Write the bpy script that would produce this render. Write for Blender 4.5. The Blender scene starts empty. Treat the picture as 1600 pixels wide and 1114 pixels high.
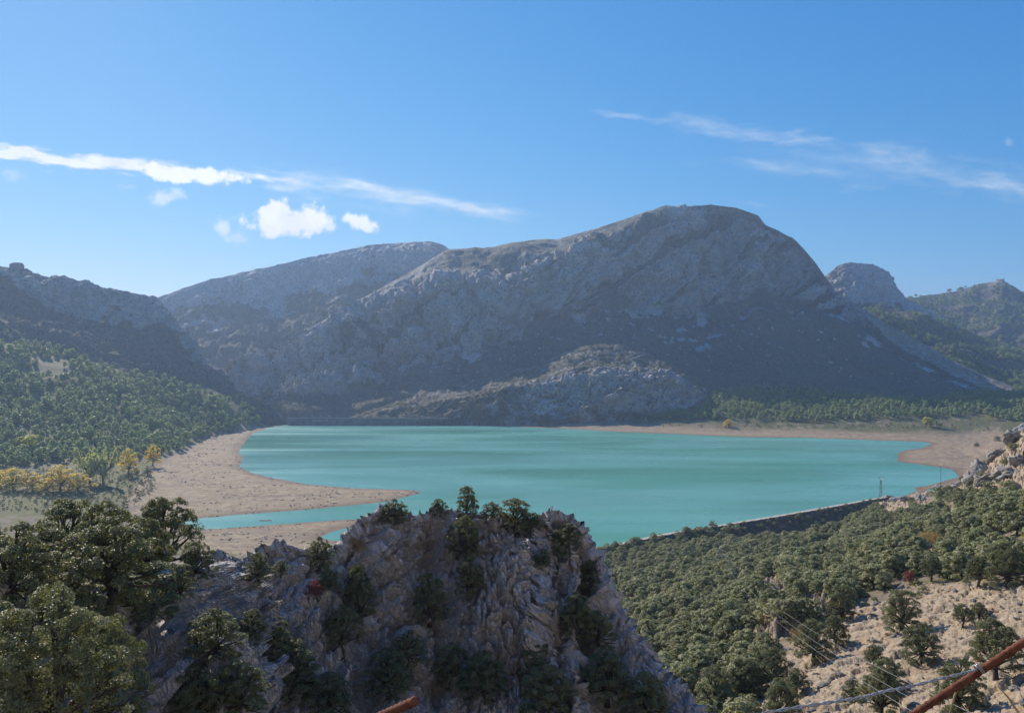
import bpy, math, time
import numpy as np
from mathutils import Vector, Matrix
T0 = time.time()
rnd = np.random.RandomState(7)
scene = bpy.context.scene
COL = scene.collection

# ------------------------------------------------------------------ number helpers: smooth steps and noise
def sstep(x, a, b):
    t = np.clip((x-a)/(b-a), 0, 1); return t*t*(3-2*t)
U = np.uint32
def _mixh(h):
    h ^= h >> U(13); h *= U(1274126177); h ^= h >> U(16); h *= U(2654435769); h ^= h >> U(15)
    return h
_GX, _GY, _GZ = [np.array(g, np.float32) for g in zip(*[[1,1,0],[-1,1,0],[1,-1,0],[-1,-1,0],[1,0,1],[-1,0,1],[1,0,-1],[-1,0,-1],
               [0,1,1],[0,-1,1],[0,1,-1],[0,-1,-1],[1,1,0],[-1,1,0],[0,-1,1],[0,-1,-1]])]
def _cells(p):
    out = []
    for k in range(3):
        i = np.floor(p[k]); out.append((i.astype(np.int32).astype(U), p[k]-i))
    return out
def _perlin(p, seed):
    (ix, fx), (iy, fy), (iz, fz) = _cells(p); s0 = U((seed*3266489917) & 0xffffffff)
    ux, uy, uz = [f*f*f*(f*(f*6-15)+10) for f in (fx, fy, fz)]
    hx = [ix*U(374761393), (ix+U(1))*U(374761393)]; hy = [iy*U(668265263), (iy+U(1))*U(668265263)]
    hz = [iz*U(2246822519)+s0, (iz+U(1))*U(2246822519)+s0]
    r = []
    for c in (0, 1):
        rb = []
        for b in (0, 1):
            ra = []
            for a in (0, 1):
                g = (_mixh(hx[a]+hy[b]+hz[c]) & U(15)).astype(np.intp)
                d = _GX.take(g)*(fx-a); d += _GY.take(g)*(fy-b); d += _GZ.take(g)*(fz-c); ra.append(d)
            rb.append(ra[0]+ux*(ra[1]-ra[0]))
        r.append(rb[0]+uy*(rb[1]-rb[0]))
    return (r[0]+uz*(r[1]-r[0]),)
def _worley(p, seed):
    """F1, F2, a random number per cell and the cell's own tilted plane"""
    x, y, z = p; s0 = U((seed*3266489917) & 0xffffffff)
    bx, by, bz = [np.floor(q-0.5).astype(np.int32) for q in p]
    f1 = np.full(x.shape, 99., np.float32); f2 = f1.copy(); hid = np.zeros(x.shape, U); cell = np.zeros(x.shape, np.int8)
    for a in (0, 1):
        cx = bx+a; h1 = cx.astype(U)*U(374761393)+s0; rx = x-cx
        for b in (0, 1):
            cy_ = by+b; h2 = h1+cy_.astype(U)*U(668265263); ry = y-cy_
            for c in (0, 1):
                cz = bz+c; h = _mixh(h2+cz.astype(U)*U(2246822519))
                d = (rx-(0.15+(h & U(1023)).astype(np.float32)*(0.7/1023)))**2
                d += (ry-(0.15+((h >> U(10)) & U(1023)).astype(np.float32)*(0.7/1023)))**2
                d += (z-cz-(0.15+((h >> U(20)) & U(1023)).astype(np.float32)*(0.7/1023)))**2
                m = d < f1
                f2 = np.where(m, f1, np.minimum(f2, d)); hid[m] = h[m]; cell[m] = a*4+b*2+c; np.minimum(f1, d, out=f1)
    k = (hid*U(2654435769)) ^ (hid >> U(7))
    rn = ((k >> U(8)) & U(4095)).astype(np.float32)/4095
    return np.sqrt(f1), np.sqrt(f2), rn, hid, k, (bx+(cell >> 2), by+((cell >> 1) & 1), bz+(cell & 1))
def _chunked(fn, p, seed):
    p = np.asarray(p, np.float32); sh = p.shape[:-1]; q = np.ascontiguousarray(p.reshape(-1, 3).T)
    n = q.shape[1]; parts = [fn(q[:, i:i+8192], seed) for i in range(0, n, 8192)]
    return [np.concatenate([r[k] for r in parts]).reshape(sh) for k in range(len(parts[0]))]
def perlin(p, seed=0): return _chunked(_perlin, p, seed)[0]
def _blocks(p, seed, tilt, crack, depth):
    f1, f2, rn, hid, k, cc = _worley(p, seed)
    g = rn-0.5
    for q, c, sh, bit in zip(p, cc, (0, 11, 21), (0, 10, 20)):
        fr = 0.15+((hid >> U(bit)) & U(1023)).astype(np.float32)*(0.7/1023)
        o = q-c-fr
        g = g+tilt*(((k >> U(sh)) & U(255)).astype(np.float32)/127.5-1)*o
    e = np.clip((f2-f1)/crack, 0, 1)
    return (g-depth*(1-e*e*(3-2*e)),)
def blocks(p, seed, tilt=0.7, crack=0.16, depth=0.55):
    """broken rock: every cell is a tilted slab at its own height, with a sunken joint round it (about -1..1)"""
    return _chunked(lambda c, s_: _blocks(c, s_, tilt, crack, depth), p, seed)[0]
def fbm(p, o=4, seed=0, gain=0.5, ridged=False):
    s, a, r = 1.0, 1.0, 0
    for k in range(o):
        n = perlin(p*s, seed+k)
        r = r+a*((1-np.abs(n)*2) if ridged else n); a *= gain; s *= 2.03
    return r

# ------------------------------------------------------------------ camera, sky, sun, exposure
F = 1200.0          # focal length in pixels of a 1600 px wide frame
HZ = 557.0          # eye level row
CZ = 100.0          # camera height over the lake surface (z = 0)
cam_d = bpy.data.cameras.new('camera'); cam_d.sensor_width = 36.0; cam_d.lens = 36.0*F/1600.0
cam_d.clip_start = 0.1; cam_d.clip_end = 40000
cam = bpy.data.objects.new('camera', cam_d); COL.objects.link(cam)
cam.location = (0, 0, CZ); cam.rotation_euler = (math.radians(90), 0, 0)
scene.camera = cam

SUN_AZ = math.radians(-34)    # clockwise from the view direction (+Y)
SUN_EL = math.radians(31.7)
to_sun = Vector((math.sin(SUN_AZ)*math.cos(SUN_EL), math.cos(SUN_AZ)*math.cos(SUN_EL), math.sin(SUN_EL)))
sun_d = bpy.data.lights.new('sun', 'SUN'); sun_d.energy = 4.1; sun_d.angle = math.radians(0.5); sun_d.color = (1.0, 0.90, 0.77)
sun = bpy.data.objects.new('sun', sun_d); COL.objects.link(sun)
sun.rotation_euler = (-to_sun).to_track_quat('-Z', 'Y').to_euler()

scene.view_settings.view_transform = 'Standard'; scene.view_settings.look = 'None'
scene.view_settings.exposure = 0.52; scene.view_settings.gamma = 1.0
scene.view_settings.use_curve_mapping = False
scene.render.engine = 'CYCLES'
cy = scene.cycles
cy.use_denoising = True
try: cy.denoiser = 'OPENIMAGEDENOISE'
except Exception: pass
cy.use_adaptive_sampling = True; cy.adaptive_threshold = 0.02
cy.max_bounces = 4; cy.diffuse_bounces = 3; cy.glossy_bounces = 1; cy.transmission_bounces = 2
cy.transparent_max_bounces = 4; cy.volume_bounces = 0; cy.sample_clamp_indirect = 4.0
cy.caustics_reflective = False; cy.caustics_refractive = False

class NT:
    clamp = True
    """small helper round a node tree"""
    def __init__(s, tree): s.t = tree; s.n = tree.nodes; s.l = tree.links
    def new(s, typ, **kw):
        n = s.n.new(typ)
        for k, v in kw.items(): setattr(n, k, v)
        return n
    def put(s, sock, v):
        if hasattr(v, 'is_output') or isinstance(v, bpy.types.NodeSocket): s.l.new(v, sock)
        else: sock.default_value = v
    def math(s, op, a, b=0.0, c=0.0, clamp=False):
        n = s.new('ShaderNodeMath', operation=op); n.use_clamp = clamp
        s.put(n.inputs[0], a); s.put(n.inputs[1], b)
        if op in ('MULTIPLY_ADD', 'SMOOTH_MIN', 'SMOOTH_MAX', 'WRAP', 'COMPARE'): s.put(n.inputs[2], c)
        return n.outputs[0]
    def smooth(s, v, a, b, lo=0.0, hi=1.0):
        n = s.new('ShaderNodeMapRange', interpolation_type='SMOOTHSTEP')
        s.put(n.inputs[0], v); n.inputs[1].default_value = a; n.inputs[2].default_value = b
        n.inputs[3].default_value = lo; n.inputs[4].default_value = hi
        return n.outputs[0]
    def lin(s, v, a, b, lo=0.0, hi=1.0):
        n = s.new('ShaderNodeMapRange'); n.clamp = s.clamp
        s.put(n.inputs[0], v); n.inputs[1].default_value = a; n.inputs[2].default_value = b
        n.inputs[3].default_value = lo; n.inputs[4].default_value = hi
        return n.outputs[0]
    def noise(s, vec, scale, detail=4.0, rough=0.55, dist=0.0, col=False):
        n = s.new('ShaderNodeTexNoise'); s.l.new(vec, n.inputs['Vector'])
        n.inputs['Scale'].default_value = scale; n.inputs['Detail'].default_value = detail
        n.inputs['Roughness'].default_value = rough; n.inputs['Distortion'].default_value = dist
        return n.outputs['Color' if col else 'Fac']
    def voro(s, vec, scale, feature='F1', rand=1.0):
        n = s.new('ShaderNodeTexVoronoi', feature=feature); s.l.new(vec, n.inputs['Vector'])
        n.inputs['Scale'].default_value = scale; n.inputs['Randomness'].default_value = rand
        return n.outputs
    def mix(s, f, a, b, blend='MIX'):
        n = s.new('ShaderNodeMix', data_type='RGBA', blend_type=blend)
        s.put(n.inputs[0], f); s.put(n.inputs[6], a); s.put(n.inputs[7], b)
        return n.outputs[2]
    def mapping(s, vec, loc=(0,0,0), rot=(0,0,0), scale=(1,1,1)):
        n = s.new('ShaderNodeMapping'); s.l.new(vec, n.inputs[0])
        n.inputs[1].default_value = loc; n.inputs[2].default_value = rot; n.inputs[3].default_value = scale
        return n.outputs[0]
    def attr(s, name, out='Fac'):
        n = s.new('ShaderNodeAttribute'); n.attribute_name = name
        return n.outputs[out]
    def pos(s): return s.new('ShaderNodeNewGeometry').outputs['Position']
    def bump(s, h, strength, dist, normal=None):
        n = s.new('ShaderNodeBump'); n.inputs['Strength'].default_value = strength
        n.inputs['Distance'].default_value = dist; s.l.new(h, n.inputs['Height'])
        if normal is not None: s.l.new(normal, n.inputs['Normal'])
        return n.outputs[0]

def rgba(r, g, b): return (r, g, b, 1.0)

world = bpy.data.worlds.new('World'); scene.world = world; world.use_nodes = True
w = NT(world.node_tree); w.n.clear()
SKY_STRENGTH = 0.098
def build_sky():
    sky = w.new('ShaderNodeTexSky', sky_type='NISHITA'); sky.sun_disc = False
    sky.sun_elevation = SUN_EL; sky.sun_rotation = SUN_AZ
    sky.altitude = 800; sky.air_density = 1.0; sky.dust_density = 0.15; sky.ozone_density = 1.6
    tc = w.new('ShaderNodeTexCoord').outputs['Generated']
    sep = w.new('ShaderNodeSeparateXYZ'); w.l.new(tc, sep.inputs[0])
    ys = w.math('MAXIMUM', sep.outputs[1], 0.05)
    ax = w.math('DIVIDE', sep.outputs[0], ys)      # bearing and height as tangents
    ay = w.math('DIVIDE', sep.outputs[2], ys)
    # cloud cover worked out here by formula over bearing x height, kept as a table the sky looks up
    x0, x1, y0, y1, nw_, nh_ = -500.0, 2100.0, 60.0, 440.0, 2600, 380
    x, y = np.meshgrid(np.linspace(x0, x1, nw_), np.linspace(y1, y0, nh_))
    q = np.stack([x/60, y/60, 0*x], -1)
    nb = fbm(q, 6, 11, 0.62)*0.62
    def turned(deg, sx, sy):
        c, s_ = math.cos(math.radians(deg)), math.sin(math.radians(deg))
        return np.stack([(x*c+y*s_)/sx, (-x*s_+y*c)/sy, 0*x+3.3], -1)
    ns = fbm(turned(8, 70, 16), 5, 12, 0.6)*0.6; fine = fbm(turned(8, 40, 12), 5, 13, 0.62)
    xw = x+fbm(np.stack([x/120, y/45, 0*x+7], -1), 4, 21)*34; yw = y+fbm(np.stack([x/90, y/40, 0*x+9], -1), 4, 22)*10
    def blob(cx, cy_, rx, ry, k, soft, amt, tilt=0.0, src=nb):
        c, s_ = math.cos(math.radians(tilt)), math.sin(math.radians(tilt))
        dx, dy = (x-cx, y-cy_) if src is nb else (xw-cx, yw-cy_); u = (dx*c+dy*s_)/rx; v = (-dx*s_+dy*c)/ry
        return sstep(1-np.hypot(u, v)+src*k, 0.0, soft)*amt
    puffs = [blob(450, 346, 80, 30, 1.0, 0.5, 1.0), blob(438, 334, 52, 26, 1.1, 0.45, 1.0), blob(490, 352, 40, 16, 1.3, 0.7, 0.85), blob(566, 354, 38, 13, 1.5, 0.7, 0.9, 20),
             blob(262, 268, 100, 14, 1.3, 0.6, 1.0, 8), blob(262, 309, 52, 13, 1.5, 1.0, 0.55), blob(350, 357, 15, 16, 1.3, 0.9, 0.6), blob(205, 292, 26, 9, 1.4, 1.0, 0.35),
             blob(376, 374, 40, 14, 1.6, 1.2, 0.4), blob(25, 272, 46, 13, 1.5, 1.3, 0.26), blob(1435, 238, 24, 10, 1.6, 1.2, 0.2), blob(1576, 222, 10, 10, 1.4, 1.2, 0.2)]
    soft = fbm(turned(6, 110, 26), 5, 17, 0.58)*0.5; haz = fbm(turned(-3, 60, 12), 5, 18, 0.62)*0.5
    streaks = [blob(90, 247, 350, 16, 0.9, 0.9, 0.85, 6.6, ns), blob(-90, 233, 360, 15, 0.7, 0.8, 0.7, 6.0, ns),
               blob(580, 303, 310, 20, 0.9, 1.3, 0.5, 8.0, soft), blob(690, 319, 150, 10, 0.9, 1.2, 0.36, 6.0, soft), blob(560, 300, 290, 44, 1.0, 1.7, 0.2, 9.0, soft),
               blob(985, 182, 80, 8, 0.9, 1.3, 0.26, 5.0, haz), blob(1105, 199, 95, 15, 1.1, 1.4, 0.30, 9.0, soft),
               blob(1220, 212, 110, 17, 1.1, 1.5, 0.30, 5.0, haz), blob(1190, 257, 150, 13, 1.0, 1.5, 0.22, 3.0, soft),
               blob(1285, 268, 100, 14, 1.0, 1.5, 0.20, 4.0, haz), blob(1410, 246, 150, 22, 1.1, 1.6, 0.24, 6.0, soft),
               blob(1480, 272, 160, 18, 1.0, 1.6, 0.24, 8.0, haz), blob(1565, 294, 190, 19, 1.0, 1.4, 0.36, 5.0, soft),
               blob(1350, 297, 66, 8, 1.0, 1.4, 0.20, -4.0, haz), blob(1700, 292, 220, 24, 1.0, 1.4, 0.30, 2.0, soft),
               blob(1180, 318, 56, 7, 1.0, 1.5, 0.22, 8.0, haz), blob(1360, 258, 320, 52, 0.9, 1.8, 0.16, 7.0, soft)]
    pm = np.maximum.reduce(puffs); sm = np.sum(streaks, 0)*np.clip(0.92+0.45*fine, 0.4, 1.3)
    al = np.clip(np.maximum(pm, np.minimum(sm, 0.9)), 0, 0.97)*sstep(np.minimum.reduce([x-x0, x1-x, y-y0, y1-y]), 0, 30)
    body = np.clip(1.06+0.22*nb-0.10*sstep(y-345, 0, 26)*(np.hypot((x-450)/90, (y-345)/50) < 1.2), 0.7, 1.12)
    tab = np.zeros((nh_, nw_, 4), np.float32); tab[..., 0] = al; tab[..., 1] = body; tab[..., 3] = 1
    img = bpy.data.images.new('cloud_cover', nw_, nh_, alpha=False, float_buffer=True); img.colorspace_settings.name = 'Non-Color'
    img.pixels.foreach_set(tab.ravel()); img.update(); img.pack()
    uv = w.new('ShaderNodeCombineXYZ'); w.clamp = False
    w.l.new(w.lin(ax, (x0-800)/F, (x1-800)/F), uv.inputs[0]); w.l.new(w.lin(ay, (HZ-y1)/F, (HZ-y0)/F), uv.inputs[1])
    w.clamp = True
    it = w.new('ShaderNodeTexImage'); it.image = img; it.extension = 'CLIP'; it.interpolation = 'Cubic'; w.l.new(uv.outputs[0], it.inputs[0])
    sc = w.new('ShaderNodeSeparateColor'); w.l.new(it.outputs[0], sc.inputs[0])
    a = w.math('MULTIPLY', sc.outputs[0], w.smooth(sep.outputs[1], 0.1, 0.3))
    sr = w.new('ShaderNodeSeparateColor'); w.l.new(sky.outputs[0], sr.inputs[0])       # deep clear-air blue, as the camera rendered it
    cg = w.new('ShaderNodeCombineColor')
    for k, (g, e) in enumerate(((0.172, 1.5), (0.857, 0.8), (2.40, 0.45))):
        w.l.new(w.math('MULTIPLY', w.math('POWER', sr.outputs[k], e), g), cg.inputs[k])
    cc = 0.93/SKY_STRENGTH*2**-0.52
    wv = w.new('ShaderNodeCombineXYZ')
    for k in range(3): w.l.new(w.math('MULTIPLY', sc.outputs[1], cc*(1.0, 1.01, 1.03)[k]), wv.inputs[k])
    body = wv.outputs[0]
    out = w.mix(a, cg.outputs[0], body)
    bg = w.new('ShaderNodeBackground'); bg.inputs[1].default_value = SKY_STRENGTH
    w.l.new(out, bg.inputs[0])
    wo = w.new('ShaderNodeOutputWorld'); w.l.new(bg.outputs[0], wo.inputs[0])
build_sky()

# ------------------------------------------------------------------ helpers: projection, noise, meshes
def P(px, py, D):
    """a point that lies D metres ahead, seen at the photograph's pixel"""
    px = np.asarray(px, float); py = np.asarray(py, float); D = np.asarray(D, float)
    return np.stack([(px-800)/F*D, D+0*px, CZ-(py-HZ)/F*D], -1)
def on_lake(px, py):
    D = CZ*F/(np.asarray(py, float)-HZ); return np.stack([(np.asarray(px, float)-800)/F*D, D], -1)
def proj(p):
    D = np.maximum(p[..., 1], 1e-3); return 800+p[..., 0]/D*F, HZ-(p[..., 2]-CZ)/D*F


def new_mesh(name, verts, faces, mats, smooth=True, attrs=None, mat_idx=None):
    me = bpy.data.meshes.new(name)
    verts = np.asarray(verts, np.float32).reshape(-1, 3); faces = np.asarray(faces, np.int32)
    k = faces.shape[1]
    me.vertices.add(len(verts)); me.vertices.foreach_set('co', verts.ravel())
    me.loops.add(faces.size); me.loops.foreach_set('vertex_index', faces.ravel())
    me.polygons.add(len(faces)); me.polygons.foreach_set('loop_start', np.arange(0, faces.size, k, dtype=np.int32))
    try: me.polygons.foreach_set('loop_total', np.full(len(faces), k, np.int32))
    except Exception: pass
    me.polygons.foreach_set('use_smooth', np.full(len(faces), smooth))
    for m in (mats if isinstance(mats, (list, tuple)) else [mats]): me.materials.append(m)
    if mat_idx is not None: me.polygons.foreach_set('material_index', np.asarray(mat_idx, np.int32))
    for a, v in (attrs or {}).items():
        v = np.asarray(v, np.float32).ravel()
        dom = 'POINT' if len(v) == len(verts) else 'FACE'
        at = me.attributes.new(a, 'FLOAT', dom); at.data.foreach_set('value', v)
    me.update(calc_edges=True); me.validate(clean_customdata=False)
    return me
def grid_faces(nv, nu):
    i = np.arange(nv*nu).reshape(nv, nu)
    return np.stack([i[:-1, :-1], i[1:, :-1], i[1:, 1:], i[:-1, 1:]], -1).reshape(-1, 4)
def link(name, data, parent=None, loc=None, **props):
    o = bpy.data.objects.new(name, data); COL.objects.link(o)
    if parent: o.parent = parent
    if loc is not None: o.location = loc
    for k, v in props.items():
        if v is not None: o[k] = v
    return o
def grid_normals(A):
    du = np.gradient(A, axis=1); dv = np.gradient(A, axis=0)
    n = np.cross(du, dv); return n/np.maximum(np.linalg.norm(n, axis=-1, keepdims=True), 1e-9)

def poly_sd(x, y, poly):
    """signed distance to a polygon, positive inside"""
    poly = np.asarray(poly, float); x = np.asarray(x, float); y = np.asarray(y, float)
    d2 = np.full(x.shape, 1e18); ins = np.zeros(x.shape, bool)
    for (x0, y0), (x1, y1) in zip(poly, np.roll(poly, -1, 0)):
        ex, ey = x1-x0, y1-y0; t = np.clip(((x-x0)*ex+(y-y0)*ey)/max(ex*ex+ey*ey, 1e-9), 0, 1)
        d2 = np.minimum(d2, (x-x0-t*ex)**2+(y-y0-t*ey)**2)
        if y0 != y1: ins ^= ((y0 > y) != (y1 > y)) & (x < (x1-x0)*(y-y0)/(y1-y0)+x0)
    return np.where(ins, 1, -1)*np.sqrt(d2)

class Builder:
    """collects small shapes into one mesh"""
    def __init__(s): s.v = []; s.f = []
    def add(s, v, f): b = len(s.v); s.v += [tuple(q) for q in v]; s.f += [tuple(b+i for i in q) for q in f]
    def box(s, c, size, M=None):
        hx, hy, hz = [k/2 for k in size]
        v = [Vector((sx*hx, sy*hy, sz*hz)) for sz in (-1, 1) for sx, sy in ((-1, -1), (1, -1), (1, 1), (-1, 1))]
        if M is not None: v = [M @ q for q in v]
        s.add([q+Vector(c) for q in v], [(3,2,1,0), (4,5,6,7), (0,1,5,4), (1,2,6,5), (2,3,7,6), (3,0,4,7)])
    def tube(s, pts, rad, n=6, cap=True):
        pts = [Vector(p) for p in pts]
        if not hasattr(rad, '__len__'): rad = [rad]*len(pts)
        rings = []; b = len(s.v); up = Vector((0.13, 0.27, 1)).normalized()
        for i, p in enumerate(pts):
            d = (pts[min(i+1, len(pts)-1)]-pts[max(i-1, 0)]).normalized()
            a = d.cross(up)
            if a.length < 1e-3: a = d.cross(Vector((1, 0, 0)))
            a.normalize(); c = d.cross(a)
            for k in range(n):
                t = 2*math.pi*k/n; s.v.append(tuple(p+float(rad[i])*(math.cos(t)*a+math.sin(t)*c)))
        for i in range(len(pts)-1):
            for k in range(n):
                k2 = (k+1) % n; s.f.append((b+i*n+k, b+i*n+k2, b+(i+1)*n+k2, b+(i+1)*n+k))
        if cap:
            s.f.append(tuple(b+k for k in range(n))[::-1]); s.f.append(tuple(b+(len(pts)-1)*n+k for k in range(n)))
    def mesh(s, name, mat, smooth=False):
        me = bpy.data.meshes.new(name); me.from_pydata([tuple(v) for v in s.v], [], s.f)
        me.materials.append(mat); me.update()
        if smooth: me.polygons.foreach_set('use_smooth', np.ones(len(me.polygons), bool))
        return me

# ------------------------------------------------------------------ materials
MATS = {}
def material(name):
    m = bpy.data.materials.new(name); m.use_nodes = True
    t = NT(m.node_tree); t.n.clear()
    out = t.new('ShaderNodeOutputMaterial'); b = t.new('ShaderNodeBsdfPrincipled')
    b.inputs['Roughness'].default_value = 0.85; b.inputs['Specular IOR Level'].default_value = 0.25
    t.l.new(b.outputs[0], out.inputs[0]); MATS[name] = m
    return m, t, b, out

def mat_mountain():
    m, t, b, out = material('mountain_limestone')
    p = t.pos(); scrub = t.attr('scrub'); ochre = t.attr('ochre')
    n1 = t.noise(p, 0.012, 6, 0.6); n2 = t.noise(p, 0.07, 6, 0.65); n3 = t.noise(p, 0.35, 4, 0.6)
    rock = t.mix(t.smooth(n1, 0.35, 0.68), rgba(0.45, 0.415, 0.375), rgba(0.58, 0.54, 0.49))
    rock = t.mix(t.math('MULTIPLY', t.smooth(n2, 0.5, 0.68), 0.5), rock, rgba(0.58, 0.55, 0.51))
    rock = t.mix(t.math('MULTIPLY', ochre, t.smooth(n2, 0.35, 0.6)), rock, rgba(0.40, 0.31, 0.20))
    veg = t.mix(n3, rgba(0.065, 0.068, 0.042), rgba(0.20, 0.175, 0.115))
    dots = t.voro(p, 0.16)['Distance']
    vm = t.math('ADD', t.math('MULTIPLY', scrub, 1.25), t.math('MULTIPLY', t.math('SUBTRACT', n2, 0.5), 1.7))
    vm = t.math('ADD', vm, t.math('MULTIPLY', t.math('SUBTRACT', n3, 0.5), 0.9))
    vmask = t.math('MULTIPLY', t.smooth(vm, 0.12, 1.0), 0.92)
    spots = t.math('MULTIPLY', t.smooth(dots, 0.34, 0.2), t.smooth(n1, 0.4, 0.6))
    n4 = t.noise(t.mapping(p, rot=(0.2, 0.6, 0.1), scale=(0.5, 1, 1.4)), 0.13, 7, 0.72)
    rock = t.mix(t.math('MULTIPLY', t.smooth(n4, 0.54, 0.64), 0.8), rock, rgba(0.17, 0.16, 0.14))
    rock = t.mix(t.math('MULTIPLY', t.smooth(n4, 0.45, 0.36), 0.65), rock, rgba(0.62, 0.595, 0.56))
    col = t.mix(vmask, rock, veg)
    col = t.mix(t.math('MULTIPLY', spots, 0.75), col, rgba(0.045, 0.055, 0.03))
    t.l.new(col, b.inputs['Base Color'])
    h = t.math('ADD', t.math('MULTIPLY', n2, 1.0), t.math('MULTIPLY', n3, 0.35))
    h = t.math('ADD', h, t.math('MULTIPLY', t.noise(t.mapping(p, rot=(0.3, 0.5, 0.2), scale=(1, 1, 0.35)), 0.16, 5, 0.6), 0.8))
    t.l.new(t.bump(h, 1.0, 9.0), b.inputs['Normal'])
    b.inputs['Specular IOR Level'].default_value = 0.1
    return m
def mat_crag():
    m, t, b, out = material('crag_limestone')
    p = t.pos(); oc = t.attr('ochre'); soil = t.attr('soil')
    n1 = t.noise(p, 0.22, 6, 0.6); n2 = t.noise(p, 1.1, 7, 0.65); n3 = t.noise(p, 6.0, 6, 0.62)
    col = t.mix(t.smooth(n1, 0.32, 0.7), rgba(0.62, 0.58, 0.54), rgba(0.75, 0.71, 0.67))
    col = t.mix(t.math('MULTIPLY', t.smooth(n2, 0.5, 0.72), 0.6), col, rgba(0.78, 0.745, 0.70))
    col = t.mix(t.math('MULTIPLY', t.smooth(n2, 0.46, 0.3), 0.45), col, rgba(0.42, 0.385, 0.355))
    col = t.mix(t.math('MULTIPLY', t.smooth(t.noise(p, 0.5, 5, 0.6), 0.54, 0.70), 0.2), col, rgba(0.54, 0.45, 0.37))
    streak = t.noise(t.mapping(p, scale=(1.6, 1.6, 0.22)), 1.3, 5, 0.6)
    col = t.mix(t.math('MULTIPLY', t.smooth(streak, 0.56, 0.7), 0.35), col, rgba(0.40, 0.37, 0.35))
    col = t.mix(t.math('MULTIPLY', t.math('MULTIPLY', soil, 0.25), t.smooth(n2, 0.4, 0.62)), col, rgba(0.16, 0.135, 0.10))
    col = t.mix(t.math('MULTIPLY', t.lin(n3, 0.3, 0.7), 0.28), col, rgba(0.44, 0.41, 0.385))
    t.l.new(col, b.inputs['Base Color'])
    dip = t.mapping(p, rot=(0, math.radians(32), 0)); wob = t.noise(p, 0.8, 3, 0.5, col=True)
    dv = t.new('ShaderNodeVectorMath', operation='MULTIPLY_ADD'); t.l.new(wob, dv.inputs[0]); dv.inputs[1].default_value = (0.9, 0.9, 0.9); t.l.new(dip, dv.inputs[2])
    cr = t.voro(t.mapping(dv.outputs[0], scale=(1.0, 1.0, 0.22)), 2.0, 'DISTANCE_TO_EDGE')['Distance']
    cr2 = t.voro(t.mapping(dv.outputs[0], scale=(1.2, 1.0, 0.28)), 5.5, 'DISTANCE_TO_EDGE')['Distance']
    h = t.math('ADD', t.math('MULTIPLY', t.smooth(cr, 0.0, 0.06), 0.9), t.math('MULTIPLY', t.smooth(cr2, 0.0, 0.1), 0.45))
    h = t.math('ADD', h, t.math('MULTIPLY', n3, 0.8)); h = t.math('ADD', h, n2)
    t.l.new(t.bump(h, 0.9, 0.2), b.inputs['Normal'])
    return m
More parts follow.
